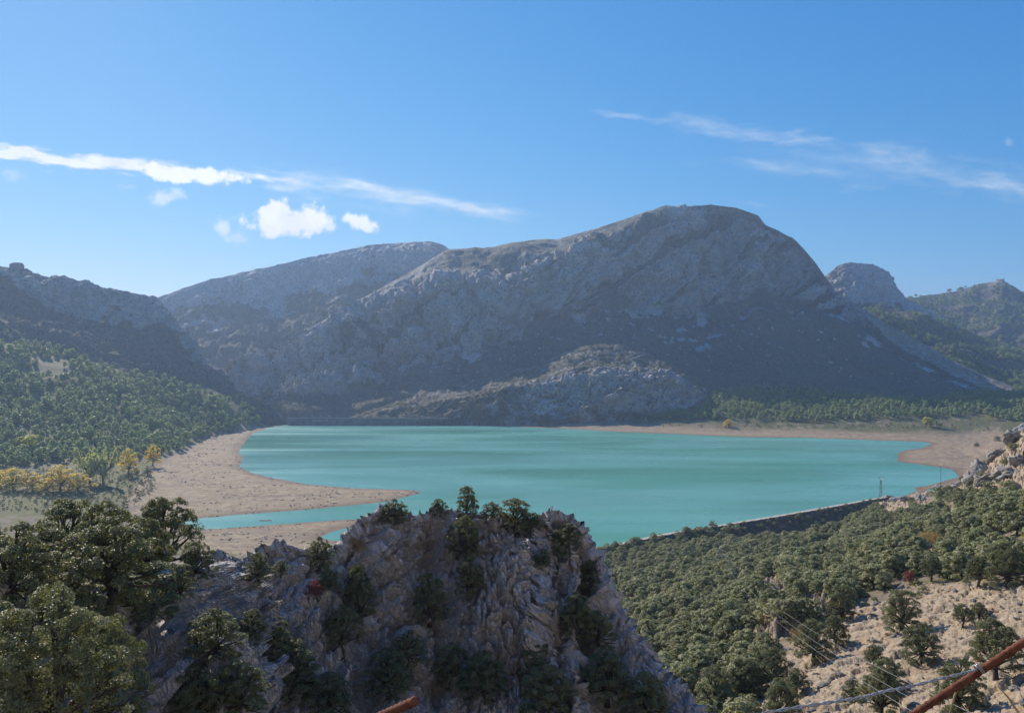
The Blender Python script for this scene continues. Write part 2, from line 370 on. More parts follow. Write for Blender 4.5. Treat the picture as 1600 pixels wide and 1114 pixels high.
def mat_ground():
    m, t, b, out = material('ground_earth')
    p = t.pos(); sand = t.attr('sand'); rock = t.attr('rock'); grass = t.attr('grass'); wet = t.attr('wet')
    n1 = t.noise(p, 0.02, 6, 0.6); n2 = t.noise(p, 0.16, 6, 0.62); n3 = t.noise(p, 1.6, 6, 0.65); n4 = t.noise(p, 8.0, 5, 0.65)
    soil = t.mix(n2, rgba(0.15, 0.115, 0.08), rgba(0.27, 0.22, 0.155))
    soil = t.mix(t.math('MULTIPLY', t.smooth(n1, 0.45, 0.7), 0.6), soil, rgba(0.36, 0.30, 0.22))
    gr = t.mix(n3, rgba(0.075, 0.085, 0.03), rgba(0.21, 0.195, 0.075))
    col = t.mix(t.smooth(t.math('ADD', grass, t.math('MULTIPLY', t.math('SUBTRACT', n2, 0.5), 1.4)), 0.3, 0.7), soil, gr)
    sd = t.mix(t.smooth(n2, 0.3, 0.72), rgba(0.30, 0.215, 0.125), rgba(0.44, 0.345, 0.215))
    band = t.noise(t.mapping(p, scale=(0.012, 0.05, 0.9)), 1.0, 6, 0.7)
    sd = t.mix(t.math('MULTIPLY', t.smooth(band, 0.52, 0.62), 0.7), sd, rgba(0.235, 0.175, 0.13))
    crk = t.noise(t.mapping(p, scale=(0.05, 0.22, 1.0)), 1.0, 7, 0.75)
    sd = t.mix(t.math('MULTIPLY', t.smooth(crk, 0.56, 0.66), 0.65), sd, rgba(0.17, 0.125, 0.09))
    sd = t.mix(t.math('MULTIPLY', t.smooth(n3, 0.52, 0.7), 0.4), sd, rgba(0.23, 0.185, 0.14))
    sp = t.new('ShaderNodeSeparateXYZ'); t.l.new(p, sp.inputs[0])
    lv = t.new('ShaderNodeCombineXYZ'); t.l.new(t.math('ADD', sp.outputs[2], t.math('MULTIPLY', n2, 0.35)), lv.inputs[2])
    lines = t.noise(lv.outputs[0], 2.6, 4, 0.7)
    sd = t.mix(t.math('MULTIPLY', t.smooth(lines, 0.50, 0.57), 0.62), sd, rgba(0.22, 0.16, 0.115))
    sd = t.mix(t.math('MULTIPLY', wet, 0.75), sd, rgba(0.20, 0.135, 0.085))
    col = t.mix(sand, col, sd)
    rk = t.mix(t.smooth(n3, 0.3, 0.68), rgba(0.285, 0.215, 0.14), rgba(0.49, 0.39, 0.27))
    rk = t.mix(t.math('MULTIPLY', t.smooth(n4, 0.5, 0.7), 0.45), rk, rgba(0.25, 0.21, 0.165))
    rk = t.mix(t.math('MULTIPLY', t.smooth(t.noise(p, 0.35, 5, 0.6), 0.5, 0.66), 0.7), rk, rgba(0.33, 0.22, 0.135))
    rk = t.mix(t.math('MULTIPLY', t.smooth(t.noise(p, 0.9, 5, 0.6), 0.58, 0.7), 0.4), rk, rgba(0.18, 0.16, 0.075))
    col = t.mix(rock, col, rk)
    orange = t.attr('orange')
    col = t.mix(t.math('MULTIPLY', orange, t.smooth(n3, 0.35, 0.55)), col, rgba(0.36, 0.21, 0.09))
    t.l.new(col, b.inputs['Base Color'])
    h = t.math('ADD', t.math('MULTIPLY', n3, 1.0), t.math('MULTIPLY', n4, 0.45))
    bn = t.bump(h, 0.8, 0.25)
    bn = t.bump(t.math('ADD', n2, t.math('MULTIPLY', band, 0.6)), 0.5, 1.0, bn)
    t.l.new(bn, b.inputs['Normal']); b.inputs['Specular IOR Level'].default_value = 0.12
    return m
def mat_water():
    m, t, b, out = material('lake_water')
    p = t.pos()
    big = t.noise(t.mapping(p, rot=(0, 0, math.radians(14)), scale=(0.0035, 0.011, 1)), 1.0, 4, 0.5, 0.5)
    streak = t.noise(t.mapping(p, rot=(0, 0, math.radians(-10)), scale=(0.004, 0.03, 1)), 1.0, 5, 0.55, 0.7)
    col = t.mix(t.smooth(big, 0.35, 0.65), rgba(0.100, 0.330, 0.238), rgba(0.165, 0.425, 0.362))
    t.l.new(col, b.inputs['Base Color'])
    wind = t.noise(t.mapping(p, rot=(0, 0, math.radians(-18)), scale=(0.0024, 0.0085, 1)), 1.0, 5, 0.55, 0.9)
    rough = t.math('ADD', t.lin(streak, 0.3, 0.7, 0.02, 0.12), t.lin(wind, 0.36, 0.64, 0.08, 0.30))
    t.l.new(rough, b.inputs['Roughness'])
    b.inputs['IOR'].default_value = 1.33; b.inputs['Specular IOR Level'].default_value = 0.5
    w1 = t.noise(t.mapping(p, rot=(0, 0, 0.35), scale=(0.45, 0.8, 1)), 1.0, 4, 0.6)
    w2 = t.noise(t.mapping(p, rot=(0, 0, -0.3), scale=(0.08, 0.16, 1)), 1.0, 3, 0.55)
    h = t.math('ADD', t.math('MULTIPLY', w1, t.lin(streak, 0.3, 0.7, 0.55, 1.0)), t.math('MULTIPLY', w2, 1.2))
    h = t.math('MULTIPLY', h, t.lin(wind, 0.36, 0.64, 0.45, 1.1))
    t.l.new(t.bump(h, 0.55, 0.5), b.inputs['Normal'])
    return m
def mat_leaf(name, c1, c2, c3, transl=0.3):
    """leaves: colour by clump and by leaf; thin leaves let some light through"""
    m, t, b, out = material(name)
    tint = t.attr('tint'); oi = t.new('ShaderNodeObjectInfo').outputs['Random']
    col = t.mix(tint, rgba(*c1), rgba(*c2))
    col = t.mix(t.math('MULTIPLY', t.smooth(oi, 0.35, 1.0), 0.55), col, rgba(*c3))
    t.l.new(col, b.inputs['Base Color']); b.inputs['Roughness'].default_value = 0.5; b.inputs['Specular IOR Level'].default_value = 0.45
    tr = t.new('ShaderNodeBsdfTranslucent')
    t.l.new(t.mix(0.5, col, rgba(c2[0]*1.9, c2[1]*1.9, c2[2]*0.9)), tr.inputs[0])
    ms = t.new('ShaderNodeMixShader'); ms.inputs[0].default_value = transl
    t.l.new(b.outputs[0], ms.inputs[1]); t.l.new(tr.outputs[0], ms.inputs[2]); t.l.new(ms.outputs[0], out.inputs[0])
    return m
def mat_plain(name, c1, c2, scale=3.0, rough=0.8, metal=0.0, bump=0.3, bd=0.02):
    m, t, b, out = material(name)
    p = t.new('ShaderNodeTexCoord').outputs['Object']
    n = t.noise(p, scale, 6, 0.65)
    t.l.new(t.mix(t.smooth(n, 0.3, 0.7), rgba(*c1), rgba(*c2)), b.inputs['Base Color'])
    b.inputs['Roughness'].default_value = rough; b.inputs['Metallic'].default_value = metal
    t.l.new(t.bump(t.noise(p, scale*3, 5, 0.6), bump, bd), b.inputs['Normal'])
    return m
mat_mountain(); mat_crag(); mat_ground(); mat_water()
mat_leaf('oak_leaves', (0.055, 0.064, 0.030), (0.36, 0.365, 0.18), (0.43, 0.40, 0.20))
mat_leaf('pine_needles', (0.09, 0.13, 0.05), (0.42, 0.50, 0.19), (0.46, 0.49, 0.18))
mat_leaf('scrub_leaves', (0.065, 0.075, 0.032), (0.15, 0.15, 0.07), (0.17, 0.15, 0.07))
mat_leaf('near_oak_leaves', (0.030, 0.040, 0.018), (0.20, 0.215, 0.10), (0.23, 0.225, 0.105))
mat_leaf('pale_oak_leaves', (0.10, 0.112, 0.055), (0.42, 0.43, 0.23), (0.46, 0.44, 0.23))
mat_leaf('yellow_leaves', (0.48, 0.33, 0.04), (0.74, 0.58, 0.08), (0.70, 0.46, 0.06), 0.42)
mat_leaf('lime_leaves', (0.36, 0.38, 0.04), (0.62, 0.60, 0.07), (0.5, 0.5, 0.06), 0.4)
mat_leaf('willow_leaves', (0.36, 0.39, 0.19), (0.56, 0.58, 0.30), (0.48, 0.5, 0.25), 0.4)
mat_leaf('red_leaves', (0.16, 0.035, 0.03), (0.30, 0.07, 0.05), (0.22, 0.05, 0.04), 0.35)
mat_leaf('orange_grass', (0.27, 0.19, 0.09), (0.42, 0.31, 0.16), (0.36, 0.25, 0.12), 0.3)
mat_plain('bark', (0.05, 0.04, 0.032), (0.12, 0.10, 0.085), 4.0, 0.95, 0, 0.6, 0.03)
mat_plain('concrete', (0.15, 0.13, 0.115), (0.25, 0.225, 0.2), 0.15, 0.9, 0, 0.3, 0.2)
mat_plain('pale_concrete', (0.30, 0.27, 0.245), (0.42, 0.385, 0.35), 0.2, 0.9, 0, 0.3, 0.1)
mat_plain('gravel_path', (0.42, 0.36, 0.29), (0.58, 0.50, 0.41), 0.3, 0.95, 0, 0.4, 0.05)
mat_plain('bank_earth', (0.045, 0.048, 0.03), (0.13, 0.11, 0.075), 0.25, 0.95, 0, 0.8, 0.5)
mat_plain('boulder_limestone', (0.20, 0.18, 0.16), (0.40, 0.37, 0.335), 2.2, 0.9, 0, 0.9, 0.2)
mat_plain('galvanised_steel', (0.14, 0.155, 0.165), (0.22, 0.235, 0.245), 6.0, 0.5, 0.6, 0.1, 0.01)
mat_plain('cable_metal', (0.55, 0.55, 0.55), (0.65, 0.65, 0.65), 3.0, 0.45, 0.3, 0.0, 0.01)
mat_plain('rust', (0.09, 0.032, 0.02), (0.22, 0.085, 0.05), 55.0, 0.85, 0.2, 0.6, 0.002)
mat_plain('wire_metal', (0.33, 0.33, 0.33), (0.55, 0.55, 0.54), 60.0, 0.5, 0.7, 0.3, 0.001)
mat_plain('dry_stem', (0.20, 0.16, 0.09), (0.34, 0.28, 0.16), 30.0, 0.9, 0, 0.3, 0.002)
M = MATS

# ------------------------------------------------------------------ the lake outline, in plan
SHORE_PX = [(455,664),(420,668),(395,677),(383,690),(372,706),(381,716),(374,729),(392,738),(420,745),(480,757),(560,763),(640,765.5),(662,768),
    (606,784),(544,790),(481,796),(375,804),(294,811),(285,818),(309,827),(356,825),(481,816),(544,811),(572,812),(556,821),(512,833),(500,841),
    (545,846),(600,842),(700,852),(800,862),(933,861),(1034,839),(1108,827),(1216,809),(1300,794),(1343,786),(1416,773),(1432,767),(1428,761),
    (1447,759),(1500,745),(1487,733),(1442,726),(1402,721),(1403,708),(1416,703),(1442,700),(1456,693),(1442,690),(1403,689),(1324,686.5),
    (1259,684),(1180,683),(1100,680),(1037,677.5),(975,675),(925,672),(875,669.5),(800,666.5),(690,664.5)]
SHORE = on_lake([a for a, b in SHORE_PX], [b for a, b in SHORE_PX])

# ------------------------------------------------------------------ the ground: one height field through measured spots
CTRL = [ # (bearing px, row px, distance m)
    # steep ground at the photographer's feet, out of the frame
    (0,1237,3),(800,1237,3),(1600,1237,3),(0,1500,10),(800,1500,10),(1600,1500,10),(0,1500,25),(800,1500,25),(1600,1400,25),
    (0,1450,40),(400,1450,40),(800,1450,42),(1200,1380,40),(1600,1330,38),(1900,1300,36),
    # rocky slope on the right
    (1000,1280,70),(1300,1220,60),(1600,1200,52),(1850,1180,46),
    (1050,1114,108),(1200,1114,88),(1400,1114,76),(1600,1114,64),(1850,1100,56),
    (1000,1010,165),(1200,1000,125),(1400,1000,102),(1600,1000,86),(1850,980,76),
    (960,925,265),(1100,925,215),(1250,920,168),(1400,910,140),(1600,905,112),(1850,870,96),
    (950,882,350),(1100,872,350),(1250,868,310),(1400,845,235),(1600,830,160),(1850,790,130),
    (1000,862,392),(1100,850,412),(1200,842,445),(1250,838,465),(1310,825,480),
    (1340,808,462),(1400,790,440),(1450,772,415),(1500,762,375),(1530,742,345),(1560,715,312),(1600,682,290),(1700,625,270),(1850,560,250),
    (1420,815,310),(1500,800,265),(1600,765,222),(1750,700,195),
    (1500,800,480),(1600,770,430),(1700,700,420),(1600,760,560),(1850,640,450),(1700,700,700),
    # the far end on the right
    (1500,701,820),(1560,692,860),(1600,690,800),(1700,660,900),(1850,640,900),
    # middle, behind the crag
    (300,1114,150),(600,1120,150),(800,1150,150),(900,1080,160),(800,1000,250),(560,900,330),(300,900,330),(880,930,300),(920,890,350),
    (500,1300,75),(800,1300,80),(200,1300,75),(-200,1250,75),(0,1114,150),(-300,1050,160),
    # left flat and the wooded slope
    (240,762,572),(250,722,712),(300,692,866),(350,671,998),(400,657,1095),
    (200,772,530),(100,772,515),(0,772,510),(-200,765,500),(200,850,402),(0,850,385),(-200,840,370),(60,745,585),(150,738,610),
    (200,700,735),(100,702,705),(0,708,680),(-200,690,660),(0,620,830),(-200,590,830),(0,532,985),(-200,470,1010),
    (100,650,800),(100,560,990),(200,635,900),(200,585,1020),(330,612,1080),(400,644,1130),(300,650,1000),
    # far shore and the woods behind it
    (750,661,1150),(850,662,1110),(900,664,1087),(1000,665,1068),(1100,667,1046),(1250,669,1016),(1350,669,1012),(1440,669,1000),(1540,671,990),(1600,672,960),
    (1000,652,1130),(1100,635,1150),(1200,642,1120),(1200,612,1200),(1350,642,1100),(1350,622,1180),(1500,642,1090),(1500,622,1180),(1600,642,1080),(1600,612,1250),(1850,620,1150),
    (560,680,1165),(450,680,1190),(650,660,1190),(700,640,1250),(600,640,1250),(850,650,1180),
    (0,560,1400),(400,640,1400),(800,640,1500),(1200,620,1500),(1600,610,1500),(1850,600,1500),(-300,540,1400),
    (-300,570,3000),(400,580,3000),(1200,580,3000),(1900,580,3000),(-300,560,5200),(400,560,5200),(1200,560,5200),(1900,560,5200)]
def _k(a, b):
    return np.sqrt(((a[:, None, 0]-b[None, :, 0])/330.0)**2+((a[:, None, 1]-b[None, :, 1])*2.6)**2+0.02)
_c = np.array(CTRL, float); _cp = np.stack([_c[:, 0], np.log(_c[:, 2])], -1)
_A = _k(_cp, _cp)+np.eye(len(_c))*-0.01; _w = np.linalg.solve(np.block([[_A, np.ones((len(_c), 1))], [np.ones((1, len(_c))), np.zeros((1, 1))]]), np.append(_c[:, 1], 0))
def ground_row(px, D):
    q = np.stack([np.ravel(px), np.log(np.ravel(D))], -1); r = np.empty(len(q))
    for i in range(0, len(q), 20000): r[i:i+20000] = _k(q[i:i+20000], _cp) @ _w[:-1]+_w[-1]
    return r.reshape(np.shape(px))

BARE = [(1600,905),(1540,908),(1470,912),(1400,928),(1330,945),(1290,965),(1250,990),(1215,1010),(1195,1045),(1180,1090),(1165,1180),(1700,1180),(1700,900)]
OUTCROP = [(1180,912),(1205,898),(1228,905),(1235,930),(1210,950),(1185,945)]
OUTCROP2 = [(1175,965),(1240,945),(1310,930),(1320,950),(1250,990),(1200,1010),(1170,1000)]
TOP_ROCK = [(1490,760),(1520,735),(1560,695),(1610,655),(1700,640),(1700,770),(1600,775),(1540,765)]
KNOLL = [(1350,800),(1370,778),(1410,775),(1450,772),(1455,800),(1400,808)]
cols = np.concatenate([np.linspace(-380, 900, 300, endpoint=False), np.linspace(900, 1650, 400, endpoint=False), np.linspace(1650, 2000, 36)])
def geo(a, b, n): return np.exp(np.linspace(math.log(a), math.log(b), n, endpoint=False))
rows = np.concatenate([geo(1.5, 45, 22), geo(45, 70, 40), geo(70, 180, 225), geo(180, 450, 140), geo(450, 1300, 124), geo(1300, 5000, 14), [5000]])
gx, gd = np.meshgrid(cols, rows)
coarse_c = np.linspace(-380, 2000, 160); coarse_r = np.linspace(math.log(1.5), math.log(5000), 220)
_cg = ground_row(*np.meshgrid(coarse_c, np.exp(coarse_r)))
def bilin(G, u, v):
    i = np.clip(np.floor(v).astype(int), 0, G.shape[0]-2); j = np.clip(np.floor(u).astype(int), 0, G.shape[1]-2)
    a, b = v-i, u-j
    return (G[i, j]*(1-b)+G[i, j+1]*b)*(1-a)+(G[i+1, j]*(1-b)+G[i+1, j+1]*b)*a
gr_row = bilin(_cg, (gx+380)/2380*159, (np.log(gd)-math.log(1.5))/(math.log(5000)-math.log(1.5))*219)
GP = P(gx, gr_row, gd)
X, Y, Z = GP[..., 0], GP[..., 1], GP[..., 2]
# lake bed and beaches
near_lake = (gd > 300) & (gd < 1400)
sd = np.full(gx.shape, -400.0); sd[near_lake] = poly_sd(X[near_lake], Y[near_lake], SHORE)
pn = np.stack([X, Y, Z*0], -1)
wob = fbm(pn/55, 4, 3)*7+fbm(pn/14, 3, 4)*2.2
d_out = -sd+wob*np.clip(np.abs(sd)/25, 0.12, 1)+fbm(pn/6, 3, 5)*1.8*sstep(np.abs(sd), 30, 0)*(gx < 930)
near_bank = sstep(gx, 930, 1010)*sstep(gd, 600, 540)             # no beach along the embankment
beach = np.where(d_out > 0, 0.045*d_out, 0.06*d_out); beach = np.maximum(beach, -9)
reach = 45-33*near_bank
tz = sstep(d_out, 4, reach)
Zl = np.where(d_out < 0, beach, beach*(1-tz)+Z*tz)
floor_ = np.minimum(0.045*d_out, 0.5+0.012*d_out)
Zl = np.where((d_out > 0) & (near_bank < 0.3) & (sd > -330) & ~((gx > 425) & (gx < 705) & (gd > 1060)), np.maximum(Zl, floor_), Zl)
Z = np.where(gd > 300, np.where(near_lake, Zl, Z), Z)
# masks for what covers the ground
gpx, gpy = proj(np.stack([X, Y, Z], -1))
nz = fbm(pn/9, 4, 11)
bare = sstep(poly_sd(gpx, gpy, BARE)+nz*26, -8, 14)*(gd < 190)*(gd > 40)
outc = np.maximum(sstep(poly_sd(gpx, gpy, OUTCROP)+nz*10, -4, 6), sstep(poly_sd(gpx, gpy, OUTCROP2)+nz*14, -4, 6))*(gd < 300)
topr = sstep(poly_sd(gpx, gpy, TOP_ROCK)+nz*16, -6, 8)*(gd < 420)*(gd > 150)
knol = sstep(poly_sd(gpx, gpy, KNOLL)+nz*12, -4, 6)*(gd > 330)*(gd < 520)
patch = sstep(fbm(pn/16, 4, 19), 0.28, 0.48)*(gd < 480)*(gx > 940)*0.85
rock = np.clip(np.maximum.reduce([bare, outc, topr, knol, patch, sstep(gd, 75, 55)*np.clip(0.9+nz, 0, 1)]), 0, 1)  # unseen slope below the viewpoint made pale rock to bounce light onto the crag
sand = sstep(d_out, -12, 0)*(1-sstep(d_out+fbm(pn/30, 3, 21)*22, 95, 135)*(gx < 420))*(gd > 380)
flat_left = poly_sd(gpx, gpy, [(195,775),(255,712),(300,695),(345,672),(420,650),(700,640),(700,1000),(330,900),(290,850),(200,800)])
sand = np.where(gx < 700, sand*sstep(flat_left+nz*12, -6, 6), sand*sstep(-(gpy-669)+0*gpy, -400, -1))
far_beach = sstep(d_out+fbm(pn/40, 3, 22)*18, 95, 55)
sand = np.where(gx > 700, sstep(d_out, -12, 0)*far_beach*(gd > 560), sand)
east = poly_sd(gpx, gpy, [(1395,722),(1400,705),(1460,690),(1480,680),(1560,668),(1575,690),(1530,720),(1490,735),(1440,730)])
sand = np.maximum(sand, sstep(east+nz*6, -5, 5)*(gd > 560))
wet = sstep(d_out, 14, 2)*sand
grass = np.clip(0.45+nz*1.3, 0, 1)*(1-rock)
grass = np.where(gd > 480, np.clip(0.72+nz*1.0, 0, 1), grass)
flat_g = sstep(poly_sd(gpx, gpy, [(-300,830),(-300,730),(150,728),(235,735),(250,760),(200,800)])+nz*10, -8, 8)*(gd > 420)*(gd < 680)
grass = np.maximum(grass, flat_g*np.clip(1.0+0.8*nz, 0, 1.2))
orange = np.zeros_like(gx)
for cx, cy_, r in ((1452, 848, 30), (1245, 993, 22), (1262, 1003, 18), (1190, 985, 12)):
    orange = np.maximum(orange, sstep(r-np.hypot(gpx-cx, (gpy-cy_)*1.8), 0, 12)*(gd < 320))
# relief: broken ledges on bare rock, soft lumps elsewhere
def rot_strata(p, s):
    a = math.radians(28); c, sn = math.cos(a), math.sin(a)
    return np.stack([p[..., 0]*c-p[..., 2]*sn, p[..., 1], (p[..., 0]*sn+p[..., 2]*c)], -1)*np.array(s)
dz = np.zeros_like(Z)
nearm = (gd > 45) & (gd < 560) & (gx > 900)
q = np.stack([X, Y, Z], -1)[nearm]; rk = rock[nearm]
warp = np.stack([fbm(q/3, 3, 31), fbm(q/3, 3, 32), fbm(q/3, 3, 33)], -1)
big = blocks(rot_strata(q+warp*0.8, (1/6.5, 1/2.6, 1/2.6)), 41, 0.9, 0.2, 0.3)
mid = blocks(rot_strata(q+warp*0.5, (1/2.4, 1/0.9, 1/0.9)), 42, 0.9)
sml = blocks(rot_strata(q, (1/0.9, 1/0.42, 1/0.42)), 43, 0.8)
hi = np.maximum(outc, np.maximum(topr, knol))[nearm]
dz[nearm] = rk*(big*(0.50+1.6*hi)+mid*(0.17+0.6*hi)+sml*0.085)+hi*1.4+fbm(q/6, 4, 44)*0.5
fl = ~nearm
dz[fl] += (fbm(pn[fl]/70, 4, 51)*5.0*sstep(np.maximum(d_out[fl], 0), 60, 240)+fbm(pn[fl]/9, 3, 52)*0.5*sstep(d_out[fl], 0, 30))*(gd[fl] > 300)
beach_rel = fbm(np.stack([X/22, Y/7, 0*X], -1), 4, 53)*0.55*sstep(d_out, 3, 16)*sand
dz += beach_rel
Z = Z+dz
GP = np.stack([X, Y, Z], -1)
gpx, gpy = proj(GP)
g_me = new_mesh('ground', GP, grid_faces(*gx.shape)[:, ::-1], M['ground_earth'], True,
                dict(sand=sand, rock=rock, grass=grass, wet=wet, orange=orange))
ground = link('ground', g_me, kind='structure')
print('ground', len(g_me.polygons), round(time.time()-T0, 1))

def ground_z(x, y):
    x = np.asarray(x, float); y = np.asarray(y, float)
    D = np.clip(y, 1.6, 4900); px = 800+x/D*F
    u = np.interp(px, cols, np.arange(len(cols))); v = np.interp(np.log(D), np.log(rows), np.arange(len(rows)))
    return bilin(GP[..., 2], u, v)
def ground_hit(px, py, dmin=46):
    j = int(np.clip(np.searchsorted(cols, px), 0, len(cols)-1)); k = int(np.searchsorted(rows, dmin))
    c = gpy[k:, j]; i = np.argmax(c <= py)
    p = GP[k+i, j].copy(); return p

# lake surface: one sheet that runs in under the banks
def lake():
    edge = on_lake([430,380,350,230,260,480,600,800,931,1032,1106,1214,1300,1343,1416,1500,1540,1600,1500,1403,1259,1100,900,690],
                   [663,672,690,790,850,850,850,866,864,842,830,811.5,796,788,775,765,745,700,680,683,678,674,667,663.5])
    import bmesh
    me = bpy.data.meshes.new('lake'); bm = bmesh.new()
    f = bm.faces.new([bm.verts.new((p[0], p[1], 0.0)) for p in edge]); bmesh.ops.triangulate(bm, faces=[f]); bm.normal_update()
    for f in bm.faces:
        if f.normal.z < 0: f.normal_flip()
    bm.to_mesh(me); bm.free(); me.materials.append(M['lake_water'])
    link('lake', me, kind='structure')
lake()

# ------------------------------------------------------------------ mountains: surfaces spanned between traced lines, each at its own distance
SURF = {}
def loft(name, mat, lines, nu, segs, px0, px1, relief, attrs_fn=None, label=None):
    """lines: from far behind to the foot; each a list of (px, py, D) over px; segs: rows between neighbours"""
    px = np.linspace(px0, px1, nu); L = []
    for ln in lines:
        a = np.array(ln, float); L.append(P(px, np.interp(px, a[:, 0], a[:, 1]), np.interp(px, a[:, 0], a[:, 2])))
    R = []; vt = []
    for k in range(len(L)-1):
        t = np.linspace(0, 1, segs[k], endpoint=(k == len(L)-2))[:, None, None]
        R.append(L[k][None]*(1-t)+L[k+1][None]*t); vt.append(k+t[:, 0, 0])
    A = np.concatenate(R, 0); v = np.concatenate(vt)
    for _ in range(6):                                            # round the folds, keep the crest
        B = A.copy(); B[1:-1] = 0.25*A[:-2]+0.5*A[1:-1]+0.25*A[2:]
        keep = np.exp(-((v-crest_of(lines))/0.05)**2)[:, None, None]
        A = A*keep+B*(1-keep)
    N = grid_normals(A)
    N = np.where((N[..., 1:2] > 0) & (N[..., 2:3] < 0), -N, N)
    if N[..., 2].mean() < 0: N = -N
    vv = np.broadcast_to(v[:, None], A.shape[:2]); pp = np.broadcast_to(px[None], A.shape[:2])
    d, at = relief(A, N, pp, vv)
    d = d*np.where(vv < CREST_AT-0.01, 0.1, 1.0) if CREST_AT == 1.0 else d
    A = A+N*d[..., None]
    fc = grid_faces(*A.shape[:2])
    e1 = A[1, 0]-A[0, 0]
    me = new_mesh(name, A, fc, mat, True, at)
    o = link(name, me, kind='structure', label=label)
    SURF[name if name not in SURF else o.name] = (A, pp, vv)
    print(name, len(me.polygons), round(time.time()-T0, 1))
    return o, A
def crest_of(lines): return CREST_AT
CREST_AT = 1.0
def line_shift(ln, dpy, dD): return [(a, b+dpy, c+dD) for a, b, c in ln]

def strata(p, deg, s):
    a = math.radians(deg); c, sn = math.cos(a), math.sin(a)
    return np.stack([p[..., 0]*c+p[..., 2]*sn, p[..., 1], -p[..., 0]*sn+p[..., 2]*c], -1)/np.array(s, float)

MAIN = [(300,606,1310),(340,585,1350),(400,548,1420),(470,520,1500),(560,470,1600),(640,425,1692),(700,390,1730),(760,389,1730),(800,379,1730),(850,374,1730),(870,375,1725),
        (900,366,1710),(950,352,1685),(1010,331,1685),(1050,326,1673),(1110,320,1660),(1150,325,1640),(1185,337,1625),(1196,352,1625),(1215,360,1625),(1240,374,1628),
        (1270,405,1630),(1290,432,1620),(1310,460,1600),(1350,485,1590),(1400,515,1560),(1470,553,1510),(1540,588,1450),(1600,612,1390),(1680,640,1330)]
MAIN_TOP = [(300,618,1300),(400,572,1385),(470,548,1440),(560,503,1470),(640,466,1470),(700,446,1480),(800,430,1495),(900,398,1530),(950,380,1560),(1010,350,1615),
            (1110,336,1650),(1190,356,1622),(1240,392,1615),(1290,446,1590),(1350,504,1520),(1400,538,1465),(1470,574,1390),(1540,606,1310),(1600,628,1260),(1680,650,1215)]
MAIN_FOOT = [(300,632,1290),(400,612,1310),(470,600,1350),(560,585,1385),(640,572,1392),(700,556,1380),(800,528,1440),(900,495,1490),(1000,476,1543),(1060,492,1572),(1120,498,1565),(1190,466,1572),
             (1240,474,1552),(1290,484,1530),(1350,526,1480),(1400,552,1440),(1470,588,1365),(1540,612,1295),(1600,634,1248),(1680,654,1208)]
MAIN_BASE = [(300,650,1270),(400,650,1225),(470,650,1225),(560,642,1240),(640,628,1270),(700,622,1290),(800,626,1280),(900,630,1260),(1000,626,1250),(1100,618,1240),
             (1200,616,1225),(1350,626,1205),(1470,632,1200),(1540,636,1200),(1600,642,1190),(1680,662,1180)]
def main_relief(A, N, px, v):
    edge = 1-0.8*np.exp(-((v-1)/0.16)**2)
    cliff = sstep(v, 1.45, 2.0)*(1-sstep(v+fbm(A/90, 3, 5)*0.35, 2.85, 3.08))
    left = sstep(px, 720, 520); cliff = np.maximum(cliff, left*sstep(v, 1.0, 1.3)*(1-sstep(v+fbm(A/60, 3, 6)*0.5, 3.3, 3.6)))
    right = sstep(px, 1310, 1380); cliff = cliff*(1-right*0.85)
    wp = np.stack([fbm(A/60, 3, 7), fbm(A/60, 3, 8), fbm(A/60, 3, 9)], -1)*22
    d = fbm(A/190, 4, 1)*22*edge
    d = d+cliff*edge*(blocks(strata(A+wp, 38, (95, 60, 42)), 61, 0.9, 0.2)*(19+9*left)+blocks(strata(A+wp*0.6, 38, (36, 24, 20)), 62, 0.9, 0.25)*(9+5*left))
    d = d+(0.25+0.75*cliff)*(0.35+0.65*edge)*(blocks(strata(A+wp*0.3, 30, (13, 10, 9)), 63, 0.8, 0.2)*2.8+fbm(A/7, 3, 64)*1.2)
    d = d+cliff*edge*(fbm(strata(A+wp, -62, (150, 90, 34)), 4, 65, 0.55, True)-0.6)*15
    for cx, wd, dep in ((1128, 9, 26), (1090, 6, 12), (1215, 12, 16), (985, 10, 10), (655, 16, 18), (575, 14, 20)):   # chutes in the wall
        d = d-dep*np.exp(-((px-cx-(v-1.8)*16+fbm(A/40, 2, 70)*10)/wd)**2)*cliff*edge
    talus = sstep(v, 2.9, 3.1)
    d = d+talus*fbm(np.stack([A[..., 0]/26, A[..., 1]/120, A[..., 2]/120], -1), 3, 71)*5*(1-left)
    scrub = 1-cliff*0.97
    ledge = sstep(fbm(strata(A+wp, 33, (260, 120, 24)), 4, 67), 0.16, 0.36)*cliff
    scrub = np.clip(scrub-sstep(v, 2.0, 1.2)*0.45+ledge*0.75, 0, 1)*(1-0.75*right*sstep(v, 2.25, 2.0))
    scree = sstep(fbm(A/38, 3, 72)+0.25*np.exp(-((px-1030)/110)**2)-(v-2.9)*0.9, 0.16, 0.34)*talus*(1-sstep(v, 3.35, 3.6))
    boul = sstep(fbm(A/9, 2, 75), 0.60, 0.64)*talus*(1-sstep(v, 3.6, 3.95))
    scrub = np.clip(scrub-np.maximum(scree, boul), 0, 1)
    d = d+boul*4
    och = sstep(v, 2.1, 1.3)*(px > 700)*0.9+sstep(px, 1330, 1400)*sstep(v, 2.3, 2.0)*1.0
    och = np.maximum(och, sstep(fbm(A/70, 3, 73), 0.25, 0.45)*0.55*sstep(px, 900, 600))
    return d, dict(scrub=scrub, ochre=och)
back = lambda ln, dpy=60, dD=260: line_shift(ln, dpy, dD)
loft('mountain', M['mountain_limestone'], [back(MAIN, 130, 420), MAIN, MAIN_TOP, MAIN_FOOT, MAIN_BASE, line_shift(MAIN_BASE, 45, -30)],
     780, [10, 46, 120, 76, 4], 300, 1680, main_relief, label='broad grey limestone mountain with a shaded cliff face beyond the lake')

